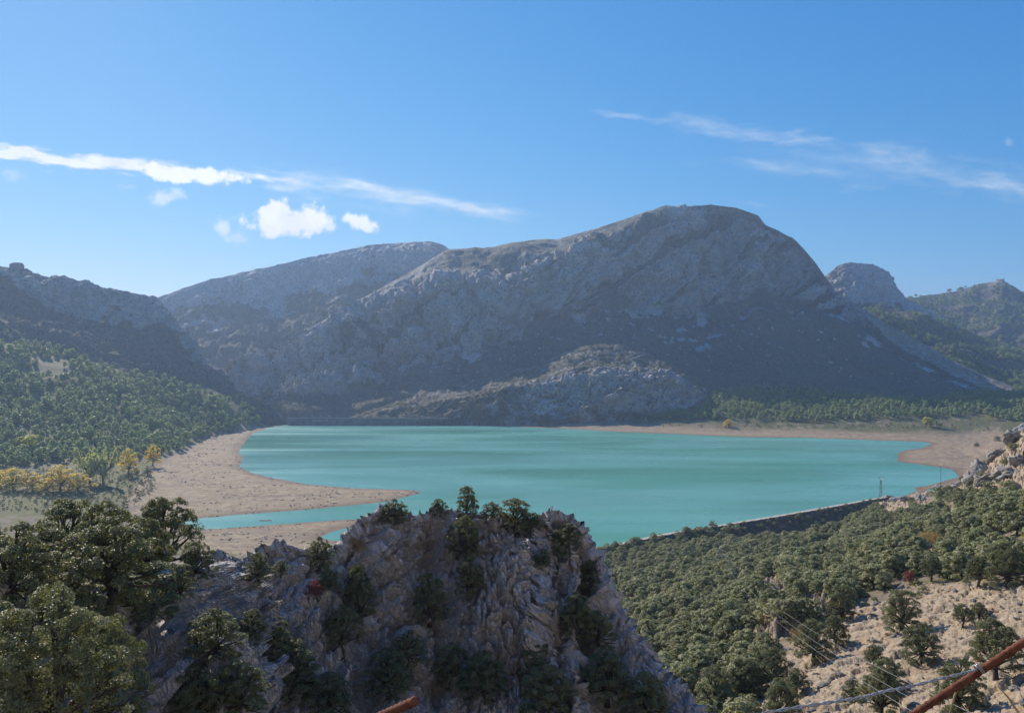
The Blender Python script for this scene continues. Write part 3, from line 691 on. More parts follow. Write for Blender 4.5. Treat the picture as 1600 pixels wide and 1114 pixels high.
R2 = [(150,505,1900),(200,482,1920),(245,466,1950),(290,449,1980),(330,437,2000),(400,421,2050),(440,413,2070),(480,403,2100),(540,391,2120),(575,383,2140),(600,381,2150),
      (650,378,2150),(672,378,2150),(690,382,2150),(705,393,2150),(780,420,2150)]
R2M = [(150,540,1800),(245,505,1850),(330,490,1880),(480,470,1930),(600,445,1980),(700,425,2020),(780,450,2020)]
R2B = [(150,640,1450),(330,640,1480),(480,600,1600),(600,560,1700),(700,520,1800),(780,500,1850)]
def r2_relief(A, N, px, v):
    edge = 1-0.85*np.exp(-((v-1)/0.2)**2)
    wp = np.stack([fbm(A/60, 3, 17), fbm(A/60, 3, 18), fbm(A/60, 3, 19)], -1)*25
    d = fbm(A/160, 4, 21)*20*edge+(fbm(strata(A+wp, 75, (160, 90, 30)), 4, 22, 0.55, True)-0.5)*11*edge
    d = d+blocks(strata(A+wp*0.5, 60, (30, 22, 18)), 23)*5*edge+fbm(A/8, 3, 24)*1.5
    sc = sstep(v+fbm(A/80, 4, 25)*0.5, 1.75, 2.1)*0.95
    return d, dict(scrub=np.maximum(sc, 0.12), ochre=np.zeros_like(d))
loft('ridge', M['mountain_limestone'], [back(R2, 130, 400), R2, R2M, R2B], 420, [10, 70, 60], 150, 780, r2_relief,
     label='long grey ridge behind the mountain, rising to a blunt shoulder')

R1 = [(-420,392,1130),(-200,402,1160),(-60,408,1190),(0,417,1200),(40,421,1205),(60,429,1210),(75,433,1210),(95,431,1212),(120,440,1215),(135,438,1216),(160,449,1222),(185,453,1230),
      (215,459,1240),(240,464,1250),(262,487,1250),(300,532,1235),(330,574,1215),(370,612,1180),(418,644,1150),(450,660,1140)]
R1M = [(-420,440,1080),(-60,460,1120),(0,468,1130),(100,490,1145),(200,515,1165),(260,545,1170),(300,568,1165),(330,592,1160),(370,622,1145),(418,648,1135),(450,662,1130)]
R1B = [(-420,475,1000),(-60,520,990),(0,540,985),(100,572,1000),(200,598,1030),(300,622,1075),(370,642,1110),(418,658,1120),(450,668,1120)]
def r1_relief(A, N, px, v):
    edge = 1-0.75*np.exp(-((v-1)/0.2)**2)
    wp = np.stack([fbm(A/40, 3, 27), fbm(A/40, 3, 28), fbm(A/40, 3, 29)], -1)*18
    d = fbm(A/110, 4, 31)*12*edge+(fbm(strata(A+wp, -20, (120, 60, 22)), 4, 32, 0.55, True)-0.5)*8*edge
    d = d+blocks(strata(A+wp*0.5, -20, (26, 16, 12)), 33)*4.5*(0.35+0.65*edge)+blocks(A/7, 34)*1.5
    sc = sstep(v+fbm(A/60, 4, 35)*0.7, 1.45, 1.95)
    return d, dict(scrub=np.maximum(sc, 0.3), ochre=sstep(fbm(A/50, 3, 36), 0.2, 0.45)*0.4)
loft('ridge', M['mountain_limestone'], [back(R1, 120, 260), R1, R1M, R1B, line_shift(R1B, 30, -25)], 420, [10, 60, 50, 5], -420, 450, r1_relief,
     label='dark jagged ridge running down from the left to the dam')

R3 = [(1240,470,2050),(1275,445,2080),(1290,432,2100),(1308,417,2100),(1320,411,2100),(1345,411,2100),(1368,415,2100),(1388,425,2100),(1396,436,2100),(1404,450,2090),(1416,466,2080),(1450,486,2060),(1500,510,2040)]
R3B = [(1240,560,1750),(1300,560,1750),(1400,560,1750),(1500,575,1750)]
R3M = [(1240,500,1950),(1300,475,1980),(1345,470,1985),(1400,480,1985),(1440,495,1985),(1500,530,1950)]
def r3_relief(A, N, px, v):
    edge = 1-0.8*np.exp(-((v-1)/0.18)**2)
    wp = np.stack([fbm(A/40, 3, 37), fbm(A/40, 3, 38), fbm(A/40, 3, 39)], -1)*16
    d = fbm(A/90, 4, 41)*10*edge+blocks(strata(A+wp, 70, (50, 30, 26)), 42)*9*edge+blocks(strata(A+wp*0.5, 60, (18, 12, 10)), 43)*3.5
    sc = sstep(v+fbm(A/60, 4, 45)*0.5, 1.85, 2.15)
    return d, dict(scrub=np.maximum(sc, 0.1), ochre=sstep(px, 1345, 1300)*0.8)
loft('peak', M['mountain_limestone'], [back(R3, 140, 260), R3, R3M, R3B], 260, [8, 70, 40], 1240, 1500, r3_relief,
     label='small rocky peak behind the right shoulder of the mountain')

R4 = [(1340,500,2500),(1400,474,2550),(1425,466,2560),(1460,461,2580),(1490,456,2600),(1520,447,2600),(1545,442,2600),(1558,437,2600),(1566,437,2600),(1576,443,2600),(1590,452,2600),(1610,462,2600),(1700,485,2600),(1900,520,2500)]
R4B = [(1340,570,1900),(1500,580,1850),(1600,590,1800),(1900,600,1700)]
def r4_relief(A, N, px, v):
    edge = 1-0.8*np.exp(-((v-1)/0.15)**2)
    d = fbm(A/220, 4, 46)*45*edge+fbm(A/40, 4, 47)*7*(0.4+0.6*edge)+fbm(A/9, 2, 48)*2
    return d, dict(scrub=1.0-0.7*np.exp(-((px-1560)/22)**2)*sstep(v, 1.25, 1.0), ochre=sstep(fbm(A/90, 3, 49), 0.2, 0.4)*0.5)
loft('hill', M['mountain_limestone'], [back(R4, 100, 400), R4, R4B], 320, [8, 110], 1340, 1900, r4_relief,
     label='farthest hill on the right, wooded, with a small bare top')
R5 = [(1300,505,1780),(1370,480,1820),(1420,486,1840),(1470,503,1830),(1520,526,1800),(1560,548,1770),(1600,568,1740),(1700,600,1700),(1900,630,1600)]
R5B = [(1300,560,1500),(1400,590,1480),(1500,610,1420),(1600,625,1350),(1900,660,1250)]
def r5_relief(A, N, px, v):
    edge = 1-0.7*np.exp(-((v-1)/0.15)**2)
    d = fbm(A/120, 4, 56)*22*edge+fbm(A/25, 4, 57)*4
    return d, dict(scrub=0.85+0.3*fbm(A/60, 3, 58), ochre=np.clip(fbm(A/70, 3, 59)*1.5+0.3, 0, 0.8))
loft('hill', M['mountain_limestone'], [back(R5, 100, 250), R5, R5B, line_shift(R5B, 30, -30)], 260, [8, 90, 4], 1300, 1900, r5_relief,
     label='wooded spur descending to the right behind the sunlit grass ridge')

HILL = [(540,652,1235),(580,641,1240),(620,627,1245),(660,616,1290),(700,606,1295),(730,598,1295),(760,588,1297),(800,579,1300),(830,573,1303),(860,563,1305),(880,552,1305),(910,542,1307),(940,537,1307),
        (965,536,1305),(985,539,1303),(1010,551,1300),(1030,561,1295),(1050,566,1291),(1070,578,1287),(1090,592,1240),(1105,612,1230),(1125,636,1220),(1150,655,1205)]
HILL_TOP = [(540,656,1170),(620,640,1165),(700,626,1165),(760,614,1165),(800,606,1165),(850,600,1160),(880,592,1162),(920,588,1165),(960,584,1168),(1000,580,1172),(1030,578,1178),(1050,582,1180),(1075,596,1180),(1105,620,1178),(1150,660,1165)]
HILL_FOOT = [(540,668,1120),(620,662,1115),(700,660,1112),(800,657,1112),(850,652,1112),(900,650,1115),(1000,648,1118),(1060,650,1120),(1105,652,1130),(1150,668,1140)]
def hill_relief(A, N, px, v):
    edge = 1-0.7*np.exp(-((v-1)/0.15)**2)
    cliff = sstep(v, 1.75, 2.05)*(1-sstep(v, 2.85, 3.0))*sstep(px, 800, 860)
    wp = np.stack([fbm(A/25, 3, 77), fbm(A/25, 3, 78), fbm(A/25, 3, 79)], -1)*9
    d = fbm(A/60, 4, 81)*6*edge
    d = d+blocks(strata(A+wp, 22, (42, 24, 11)), 82, 0.8, 0.2)*(3.0+6*cliff)*edge+blocks(strata(A+wp*0.5, 22, (15, 10, 5)), 83)*(1.2+2*cliff)+fbm(A/4, 3, 84)*0.8
    rib = np.exp(-(((px-985)-(2.55-v)*170)/26)**2)*sstep(v, 2.05, 2.3)               # slab that leans against the right end
    d = d+rib*14
    sc = (1-cliff)*(0.66+0.4*fbm(A/18, 3, 85))+sstep(px, 820, 720)*0.22*sstep(v, 1.5, 2.4)
    return d, dict(scrub=np.clip(sc, 0, 1), ochre=np.clip(sstep(v, 2.1, 1.5)*0.75+rib*0.8, 0, 1))
hill_o, HILL_A = loft('hill', M['mountain_limestone'], [back(HILL, 60, 110), HILL, HILL_TOP, HILL_FOOT, line_shift(HILL_FOOT, 30, -20)], 420, [10, 60, 80, 4], 540, 1150, hill_relief,
     label='low rounded rocky hill on the far shore in front of the mountain')

# ------------------------------------------------------------------ the crag in the foreground
CRAG = [(-260,960,23),(-150,950,26),(0,945,30),(100,935,33),(160,925,36),(210,915,38),(245,902,40),(290,890,44),(320,880,47),(345,868,49),(370,880,50),(400,868,52),(430,846,53),(455,852,54),(490,862,55),
        (530,862,56),(556,838,57),(575,815,58),(596,795,60),(630,800,61),(660,808,62),(690,800,63),(730,800,64),(770,806,64),(800,812,64),(830,812,64),(858,802,63),(880,806,63),(900,824,62),
        (915,848,62),(932,882,61),(942,915,60),(958,945,60),(985,975,59),(1000,1010,58),(1025,1050,56),(1065,1090,55),(1115,1135,53),(1180,1200,51),(1260,1290,49)]
def crag():
    pxs = [c[0] for c in CRAG]
    def lower(f, dk): return [(a, b+(1400-b)*f, c*(1-dk)) for a, b, c in CRAG]
    lines = [line_shift(CRAG, 700, 26), line_shift(CRAG, 130, 7), CRAG, lower(0.12, 0.035), lower(0.45, 0.16), lower(0.8, 0.30), lower(1.0, 0.42)]
    global CREST_AT; CREST_AT = 2.0
    def relief(A, N, px, v):
        wp = np.stack([fbm(A/3.2, 3, 91), fbm(A/3.2, 3, 92), fbm(A/3.2, 3, 93)], -1)*1.3
        low = sstep(v, 1.9, 2.6)
        d = fbm(A/9, 3, 94)*1.6*(0.25+0.75*low)+2.6*np.exp(-((px-790+(v-2.8)*-30)/85)**2-((v-3.0)/0.75)**2)+1.4*np.exp(-((px-600)/40)**2-((v-2.7)/0.6)**2)+1.5*np.exp(-((px-450)/50)**2-((v-2.9)/0.7)**2)
        for cx, wd, dep, ln in ((555, 26, 2.8, 0.2), (668, 16, 1.8, 0.25), (868, 15, 1.6, 0.1), (300, 20, 2.0, 0.1), (430, 13, 1.2, 0.2), (905, 18, 1.2, 0.3), (345, 10, 1.0, 0.0), (735, 9, 0.9, -0.3), (235, 30, 2.2, 0.0)):
            d = d-dep*np.exp(-((px-cx-(v-2)*ln*60+fbm(A/4, 2, 95)*16)/wd)**2)*sstep(v, 1.7, 2.3)
        d = d+blocks(strata(A+wp, -60, (6.5, 2.4, 2.0)), 96, 0.9, 0.16, 0.6)*0.95*(0.7+0.3*low)
        d = d+blocks(strata(A+wp*0.9, -58, (4.2, 1.3, 0.95)), 97, 1.0, 0.22, 1.7)*0.52
        d = d+blocks(strata(A+wp*0.6, -63, (2.0, 0.7, 0.46)), 98, 1.0, 0.36, 2.0)*0.29
        d = d+blocks(strata(A+wp*0.3, -50, (0.85, 0.34, 0.25)), 99, 0.9, 0.5, 1.6)*0.14
        d = d*(1-0.62*np.exp(-((v-2)/0.14)**2))
        soil = sstep(fbm(A/5, 4, 100)+(v-3.2)*0.12, 0.12, 0.4)
        return d, dict(ochre=sstep(fbm(A/4, 3, 101), 0.2, 0.4), soil=soil)
    o, A = loft('crag', M['crag_limestone'], lines, 960, [6, 12, 46, 190, 140, 10], -120, 1170, relief,
                label='pale fissured limestone crag rising in the foreground above the lake')
    CREST_AT = 1.0
    return A
CRAG_A = crag()
cpx, cpy = proj(CRAG_A)
def crag_hit(px, py):
    """the frontmost point of the crag seen at a pixel"""
    d = (cpx-px)**2+(cpy-py)**2
    m = d < max(d.min()*1.0+1, 30)
    Dm = np.where(m, CRAG_A[..., 1], 1e9); k = np.unravel_index(np.argmin(Dm), Dm.shape)
    return CRAG_A[k].copy()

# unseen hillside added behind the viewpoint, bouncing sunlight onto the shaded crag
def hillside():
    x = np.linspace(-1100, 1100, 150); y = -np.concatenate([np.linspace(-1.2, 8, 12, endpoint=False), np.geomspace(8, 720, 90)])
    gx_, gy_ = np.meshgrid(x*1.0, y); r = -gy_
    p0 = np.stack([gx_, gy_, 0*gx_], -1)
    z = 98.2+1.5*np.clip(r-5, 0, 80)+0.45*np.maximum(r-85, 0)+fbm(p0/120, 4, 201)*30*sstep(r, 10, 160)+blocks(p0/18, 202)*3.5*sstep(r, 8, 60)
    z = np.minimum(z, 450)-np.maximum(np.abs(gx_)-40, 0)*0.10*sstep(np.abs(gx_), 40, 400)*(1-sstep(r, 20, 200))
    near = sstep(np.abs(gx_), 2, 30)*(1-sstep(r, 0, 10)); z = z-near*10
    me = new_mesh('hillside', np.stack([gx_, gy_, z], -1), grid_faces(*gx_.shape), M['mountain_limestone'], True,
                  dict(scrub=np.clip(0.12+0.5*fbm(p0/40, 3, 203), 0, 1), ochre=0.3+0*z))
    link('hillside', me, kind='structure', label='added unseen limestone hillside behind the viewpoint, bouncing sunlight onto the crag')
hillside()

# ------------------------------------------------------------------ air
def haze():
    b = Builder(); b.box((0, 2190, 230), (13600, 6000, 560))
    m = bpy.data.materials.new('haze_air'); m.use_nodes = True; t = NT(m.node_tree); t.n.clear()
    v = t.new('ShaderNodeVolumePrincipled'); v.inputs['Color'].default_value = rgba(0.50, 0.70, 1.0)
    v.inputs['Density'].default_value = HAZE; v.inputs['Anisotropy'].default_value = 0.35
    o = t.new('ShaderNodeOutputMaterial'); t.l.new(v.outputs[0], o.inputs['Volume'])
    link('haze', b.mesh('haze', m), kind='stuff', label='thin blue air haze over the valley')
HAZE = 0.00014
haze()

# ------------------------------------------------------------------ plants: crowns of many small leaves on lobes, limbs inside
def leaf_mesh(name, mat, lobes, n, leaf, seed, gap=0.0, gapscale=7.0, up=-0.35, aspect=0.55, droop=0.0, jit=0.42):
    """n leaves over the surfaces of lobes [(x,y,z,rx,ry,rz)]"""
    r = np.random.RandomState(seed); L = np.array(lobes, float)
    wgt = L[:, 3]*L[:, 5]; wgt /= wgt.sum(); m = int(n*1.9)
    k = r.choice(len(L), m, p=wgt)
    d = r.normal(size=(m, 3)); d /= np.linalg.norm(d, axis=1, keepdims=True)
    low = d[:, 2] < up; d[low, 2] = np.abs(d[low, 2])
    rad = r.uniform(0.55, 1.06, m)**0.6
    p = L[k, :3]+d*L[k, 3:]*rad[:, None]
    nz_ = perlin(p*gapscale+seed*3.7, seed); keep = nz_ > gap-0.35+0.25*r.rand(m)
    p, d, k, nz_ = p[keep][:n], d[keep][:n], k[keep][:n], nz_[keep][:n]; m = len(p)
    nrm = d*1.0+r.normal(size=(m, 3))*jit+np.array([0, 0, 0.35]); nrm /= np.linalg.norm(nrm, axis=1, keepdims=True)
    a = np.cross(nrm, r.normal(size=(m, 3))); a /= np.maximum(np.linalg.norm(a, axis=1, keepdims=True), 1e-6)
    if droop: a = a*(1-droop)+np.array([0, 0, 1])*droop; a /= np.linalg.norm(a, axis=1, keepdims=True)
    c = np.cross(nrm, a); s = leaf*r.uniform(0.6, 1.35, m)[:, None]
    V = np.stack([p-a*s, p+c*s*aspect+nrm*s*0.15, p+a*s, p-c*s*aspect+nrm*s*0.15], 1).reshape(-1, 3)
    tint = np.clip(0.50+0.9*nz_+0.20*r.normal(size=m)+0.25*(r.rand(len(L))[k]-0.5), 0, 1)
    return new_mesh(name, V, np.arange(4*m).reshape(-1, 4), mat, False, dict(tint=tint))
def limb_mesh(name, lobes, seed, r0=0.045, base=-0.12, split=0.22, n=6, lean=0.05):
    r = np.random.RandomState(seed); b = Builder()
    fork = Vector((r.uniform(-lean, lean), r.uniform(-lean, lean), split))
    b.tube([(0, 0, base), (fork.x*0.3, fork.y*0.3, split*0.4), fork], [r0*1.35, r0, r0*0.85], n)
    for l in lobes[1::max(1, len(lobes)//14)]:
        e = Vector(l[:3])+Vector((0, 0, -0.2*l[5])); mid = fork.lerp(e, 0.5)+Vector(r.uniform(-0.04, 0.04, 3))
        b.tube([fork, mid, e], [r0*0.55, r0*0.36, r0*0.14], max(4, n-2), False)
        for _ in range(3):
            e2 = Vector(l[:3])+Vector([r.uniform(-0.8, 0.8)*l[3+i] for i in range(3)])
            b.tube([mid.lerp(e, 0.4), e2], [r0*0.2, r0*0.06], 4, False)
    return b.mesh(name, M['bark'], True)
def oak_lobes(seed, k, spread=0.40, z0=0.16, z1=0.86, rl=(0.085, 0.14)):
    """small billows over an uneven dome from z0 up to z1"""
    r = np.random.RandomState(seed); out = [(0, 0, z0+0.42*(z1-z0), spread*0.62, spread*0.62, 0.36*(z1-z0))]
    bulge = r.uniform(0.58, 1.15, 7); ph = r.uniform(0, 6.28)
    for i in range(k):
        u = (i+0.5)/k; t = 2*math.pi*i*0.618+r.uniform(-.25, .25); e = (u**0.8)*1.12-0.10      # golden spiral from the skirt to the top
        q = spread*math.sqrt(max(0.0, 1-max(e, 0)**2.8))*(0.80+0.2*min(1, (e+0.1)*4))*np.interp((t+ph) % 6.283, np.linspace(0, 6.283, 8), np.append(bulge, bulge[0]))
        z = z0+(z1-z0)*max(e, 0)*r.uniform(0.86, 1.08); s = r.uniform(*rl)
        out.append((q*math.cos(t), q*math.sin(t), z, s, s, s*r.uniform(0.7, 0.95)))
    return out
def pine_lobes(seed, k=12, w=0.27):
    r = np.random.RandomState(seed); out = []; top = r.uniform(0.0, 0.12)
    for i in range(k):
        f = i/(k-1); z = 0.26+0.58*f; q = w*math.sqrt(max(0.03, 1-max(0.0, f*1.02-top)**2.2))*r.uniform(0.25, 1.0); t = i*2.4+r.uniform(-.5, .5)
        s = 0.15*(1-0.25*f)*r.uniform(0.8, 1.2); out.append((q*math.cos(t), q*math.sin(t), z, s, s, s*0.8))
    return out
KIND = {}
def kind(key, lobes, nleaf, leaf, mat, seed, r0=0.04, limbs=True, **kw):
    KIND[key] = (leaf_mesh(key+'_crown', M[mat], lobes, nleaf, leaf, seed, **kw), limb_mesh(key+'_trunk', lobes, seed+1, r0) if limbs else None)
for i in range(3):   # near trees
    kind('near_oak%d' % i, oak_lobes(10+i, 46, 0.40, 0.26, 0.88, (0.075, 0.125)), 24000, 0.0108, 'near_oak_leaves', 20+i, jit=0.7, gap=0.24, gapscale=11, up=-0.15)
    kind('near_bush%d' % i, oak_lobes(40+i, 40, 0.40, 0.04, 0.84, (0.08, 0.14)), 21000, 0.0118, 'near_oak_leaves', 50+i, jit=0.7, gap=0.24, gapscale=9, up=-0.15)
for i in range(2): kind('pale_oak%d' % i, oak_lobes(90+i, 20, 0.40, 0.10, 0.84, (0.10, 0.17)), 3800, 0.033, 'pale_oak_leaves', 95+i, gap=0.14, gapscale=7, up=-0.1)
kind('front_oak', oak_lobes(15, 60, 0.42, 0.10, 0.88, (0.07, 0.115)), 44000, 0.0076, 'near_oak_leaves', 27, jit=0.7, gap=0.24, gapscale=13, up=-0.15)
for i in range(4):   # trees a hundred metres off and more
    kind('oak%d' % i, oak_lobes(70+i, 20, 0.40, 0.14, 0.84, (0.11, 0.18)), 4200, 0.034, 'oak_leaves', 80+i, gap=0.12, gapscale=7, up=-0.1)
    kind('bush%d' % i, oak_lobes(100+i, 18, 0.40, 0.03, 0.8, (0.11, 0.18)), 2200, 0.036, 'oak_leaves', 110+i, gap=0.18, gapscale=7, up=-0.1)
for i in range(3):
    kind('pine%d' % i, pine_lobes(130+i), 900, 0.052, 'pine_needles', 140+i, 0.025, gap=0.1, gapscale=6)
    kind('far_shrub%d' % i, oak_lobes(160+i, 6, 0.36, 0.05, 0.75, (0.2, 0.28)), 110, 0.11, 'scrub_leaves', 170+i, limbs=False, gap=0.0)
kind('yellow', oak_lobes(200, 20, 0.42, 0.14, 0.85, (0.09, 0.15)), 3000, 0.026, 'yellow_leaves', 201, 0.03, gap=0.3, gapscale=7)
kind('lime', oak_lobes(203, 16, 0.34, 0.25, 0.9, (0.1, 0.16)), 1600, 0.034, 'lime_leaves', 204, 0.03, gap=0.25)
kind('willow', [(0.30*math.cos(i*2.4)*f, 0.30*math.sin(i*2.4)*f, 0.30+0.11*(i % 4)+0.04*math.sin(i*5), 0.055, 0.055, 0.30) for i in range(17) for f in (0.3+0.7*(i % 4)/3,)], 4200, 0.024, 'willow_leaves', 207, 0.03, gap=0.2, droop=0.6)
kind('red', oak_lobes(210, 14, 0.38, 0.05, 0.8, (0.1, 0.16)), 2500, 0.026, 'red_leaves', 211, 0.02, gap=0.25)
kind('tuft', [(0, 0, 0.22, 0.4, 0.4, 0.25), (0.3, 0.1, 0.18, 0.3, 0.3, 0.2), (-0.25, 0.15, 0.16, 0.28, 0.28, 0.18)], 2200, 0.10, 'orange_grass', 213, limbs=False, gap=0.1, aspect=0.05, droop=0.8)
print('plants', round(time.time()-T0, 1))

def plant(name, key, loc, h, label, cat='tree', group=None, rot=None, wide=1.0, parts=True):
    crown, trunk = KIND[key]; rz = rnd.uniform(0, 6.28) if rot is None else rot
    sc = (h*wide, h*wide*rnd.uniform(0.92, 1.08), h)
    if trunk is None or not parts:
        o = link(name, crown, None, loc, label=label, category=cat, group=group); o.rotation_euler = (0, 0, rz); o.scale = sc
        return o
    e = link(name, None, None, loc, label=label, category=cat, group=group); e.rotation_euler = (0, 0, rz); e.scale = sc
    e.empty_display_size = 0.3
    link('trunk', trunk, e); link('crown', crown, e)
    return e

# instancing for what is past counting
def scatter_stuff(name, pts, heights, keys, label, wide=1.0):
    pts = np.asarray(pts, np.float32).reshape(-1, 3); n = len(pts)
    col = bpy.data.collections.new(name+'_kinds')
    for k in sorted(keys):
        o = bpy.data.objects.new(name+'_'+k, KIND[k][0]); col.objects.link(o)
    me = bpy.data.meshes.new(name); me.vertices.add(n); me.vertices.foreach_set('co', pts.ravel())
    r = np.random.RandomState(n)
    def at(nm, typ, v, prop='value'):
        a = me.attributes.new(nm, typ, 'POINT'); a.data.foreach_set(prop, np.asarray(v).ravel())
    hh = np.asarray(heights, np.float32)
    at('size', 'FLOAT_VECTOR', np.stack([hh*wide, hh*wide*r.uniform(.85, 1.15, n), hh], -1).astype(np.float32), 'vector')
    at('turn', 'FLOAT_VECTOR', np.stack([0*hh, 0*hh, r.uniform(0, 6.28, n)], -1).astype(np.float32), 'vector')
    at('which', 'INT', r.randint(0, len(keys), n).astype(np.int32))
    g = bpy.data.node_groups.new(name, 'GeometryNodeTree')
    g.interface.new_socket('Geometry', in_out='INPUT', socket_type='NodeSocketGeometry')
    g.interface.new_socket('Geometry', in_out='OUTPUT', socket_type='NodeSocketGeometry')
    N, L = g.nodes, g.links
    gi, go = N.new('NodeGroupInput'), N.new('NodeGroupOutput')
    ci = N.new('GeometryNodeCollectionInfo'); ci.inputs[0].default_value = col; ci.inputs[1].default_value = True; ci.inputs[2].default_value = True
    ip = N.new('GeometryNodeInstanceOnPoints'); ip.inputs['Pick Instance'].default_value = True
    def named(nm, typ):
        q = N.new('GeometryNodeInputNamedAttribute'); q.data_type = typ; q.inputs[0].default_value = nm
        return q.outputs[0]
    L.new(gi.outputs[0], ip.inputs['Points']); L.new(ci.outputs[0], ip.inputs['Instance'])
    L.new(named('which', 'INT'), ip.inputs['Instance Index'])
    er = N.new('FunctionNodeEulerToRotation'); L.new(named('turn', 'FLOAT_VECTOR'), er.inputs[0]); L.new(er.outputs[0], ip.inputs['Rotation'])
    L.new(named('size', 'FLOAT_VECTOR'), ip.inputs['Scale']); L.new(ip.outputs[0], go.inputs[0])
    o = link(name, me, kind='stuff', label=label)
    o.modifiers.new('scatter', 'NODES').node_group = g
    return o

def spread(n, box, ok, gap, seed):
    """random spots in plan, no two closer than gap(spot)"""
    r = np.random.RandomState(seed); out = []; grid = {}
    x = r.uniform(box[0], box[1], n); y = r.uniform(box[2], box[3], n); z = ground_z(x, y)
    px, py = proj(np.stack([x, y, z], -1)); m = ok(px, py, x, y, z)
    for i in np.nonzero(m)[0]:
        g = gap if not callable(gap) else gap(px[i], py[i]); c = (int(x[i]//8), int(y[i]//8)); bad = False
        for a in (-1, 0, 1):
            for b in (-1, 0, 1):
                for (u, v) in grid.get((c[0]+a, c[1]+b), ()):
                    if (u-x[i])**2+(v-y[i])**2 < g*g: bad = True
        if not bad: grid.setdefault(c, []).append((x[i], y[i])); out.append((x[i], y[i], z[i], px[i], py[i]))
    return np.array(out)

# ---- oaks over the right slope
WOOD = [(840,885),(925,872),(1000,866),(1040,856),(1110,850),(1190,846),(1260,840),(1335,815),(1365,800),(1430,786),(1490,772),(1540,775),(1610,785),(1700,780),(1700,905),(1600,905),(1540,905),(1470,908),(1400,922),(1330,938),(1290,958),(1250,985),(1212,1005),
        (1192,1040),(1178,1090),(1165,1180),(900,1180),(860,1000)]
CLEAR = [(1205,925,24,26),(1195,985,18,18),(1450,850,26,12),(1285,945,30,10),(1400,792,26,10),(1455,790,30,9),(1500,830,16,8),(1330,880,14,7),(1240,880,10,6),(1120,945,8,6),(1580,850,20,12),(1250,958,40,14)]
def wood_ok(px, py, x, y, z):
    m = (poly_sd(px, py, WOOD) > 0) & (y < 480) & (y > 60)
    for cx, cy_, rx, ry in CLEAR: m &= ((px-cx)/rx)**2+((py-cy_)/ry)**2 > 1
    b = (y > 420-0*x) & (px < 1345) & (px > 1060) & (py < 846); m &= ~b
    g = fbm(np.stack([x, y, 0*x], -1)/13, 3, 77)                # openings in the wood
    return m & (g > -0.34+0.16*sstep(px, 1250, 1450))
W = spread(30000, (0, 300, 60, 480), wood_ok, lambda a, b: 2.7+0.9*math.sin(a*0.05)*math.cos(b*0.09), 5)
hid = (W[:, 3] < np.interp(W[:, 4], [860, 925, 1000, 1060, 1120], [945, 965, 1005, 1045, 1110])) | (W[:, 3] > 1610)
W = np.concatenate([W[~hid][np.argsort(W[~hid][:, 1])], W[hid]])
heights = (2.3+4.6*rnd.beta(1.8, 1.6, len(W)))*np.clip(0.85+0.25*np.sin(W[:, 0]*0.21)*np.cos(W[:, 1]*0.13), 0.6, 1.2)
print('oaks', len(W))
n_ind = 190
for i in range(min(n_ind, len(W))):
    x, y, z, px, py = W[i]
    lab = ('holm oak in the dense wood between the foreground crag and the bare slope' if px < 1230 and py > 940 else
           'holm oak on the upper right hillside above the bare rocky slope' if px > 1380 else
           'holm oak in the middle of the dark green wooded slope')
    plant('holm_oak', 'oak%d' % (i % 4) if rnd.rand() < 0.72 else 'pale_oak%d' % (i % 2), (x, y, z-0.1), heights[i], lab, 'tree', 'holm oaks covering the right slope', wide=rnd.uniform(1.0, 1.3))
scatter_stuff('oak_wood', W[n_ind:, :3]-np.array([0, 0, 0.15]), heights[n_ind:], ['oak0', 'oak1', 'oak2', 'oak3', 'pale_oak0', 'pale_oak1'], 'distant mass of holm oaks running down to the embankment', 1.18)
# low scrub between the oaks
S = spread(7000, (20, 230, 60, 330), lambda px, py, x, y, z: ((poly_sd(px, py, WOOD) > -20) & (px > 930)) , 1.7, 6)
scatter_stuff('scrub', S[:, :3], np.random.RandomState(3).uniform(0.5, 1.5, len(S)), ['bush0', 'bush1', 'bush2', 'bush3'], 'low scrub growing between the oaks on the right slope', 1.2)
T2 = spread(2600, (15, 120, 50, 150), lambda px, py, x, y, z: (poly_sd(px, py, BARE) > -30) & (fbm(np.stack([x, y, 0*x], -1)/7, 2, 9) > 0.0), 0.9, 16)
scatter_stuff('scrub', T2[:, :3], np.random.RandomState(4).uniform(0.15, 0.5, len(T2)), ['far_shrub0', 'far_shrub1', 'far_shrub2'], 'small dry herbs dotted over the bare rocky slope', 1.3)

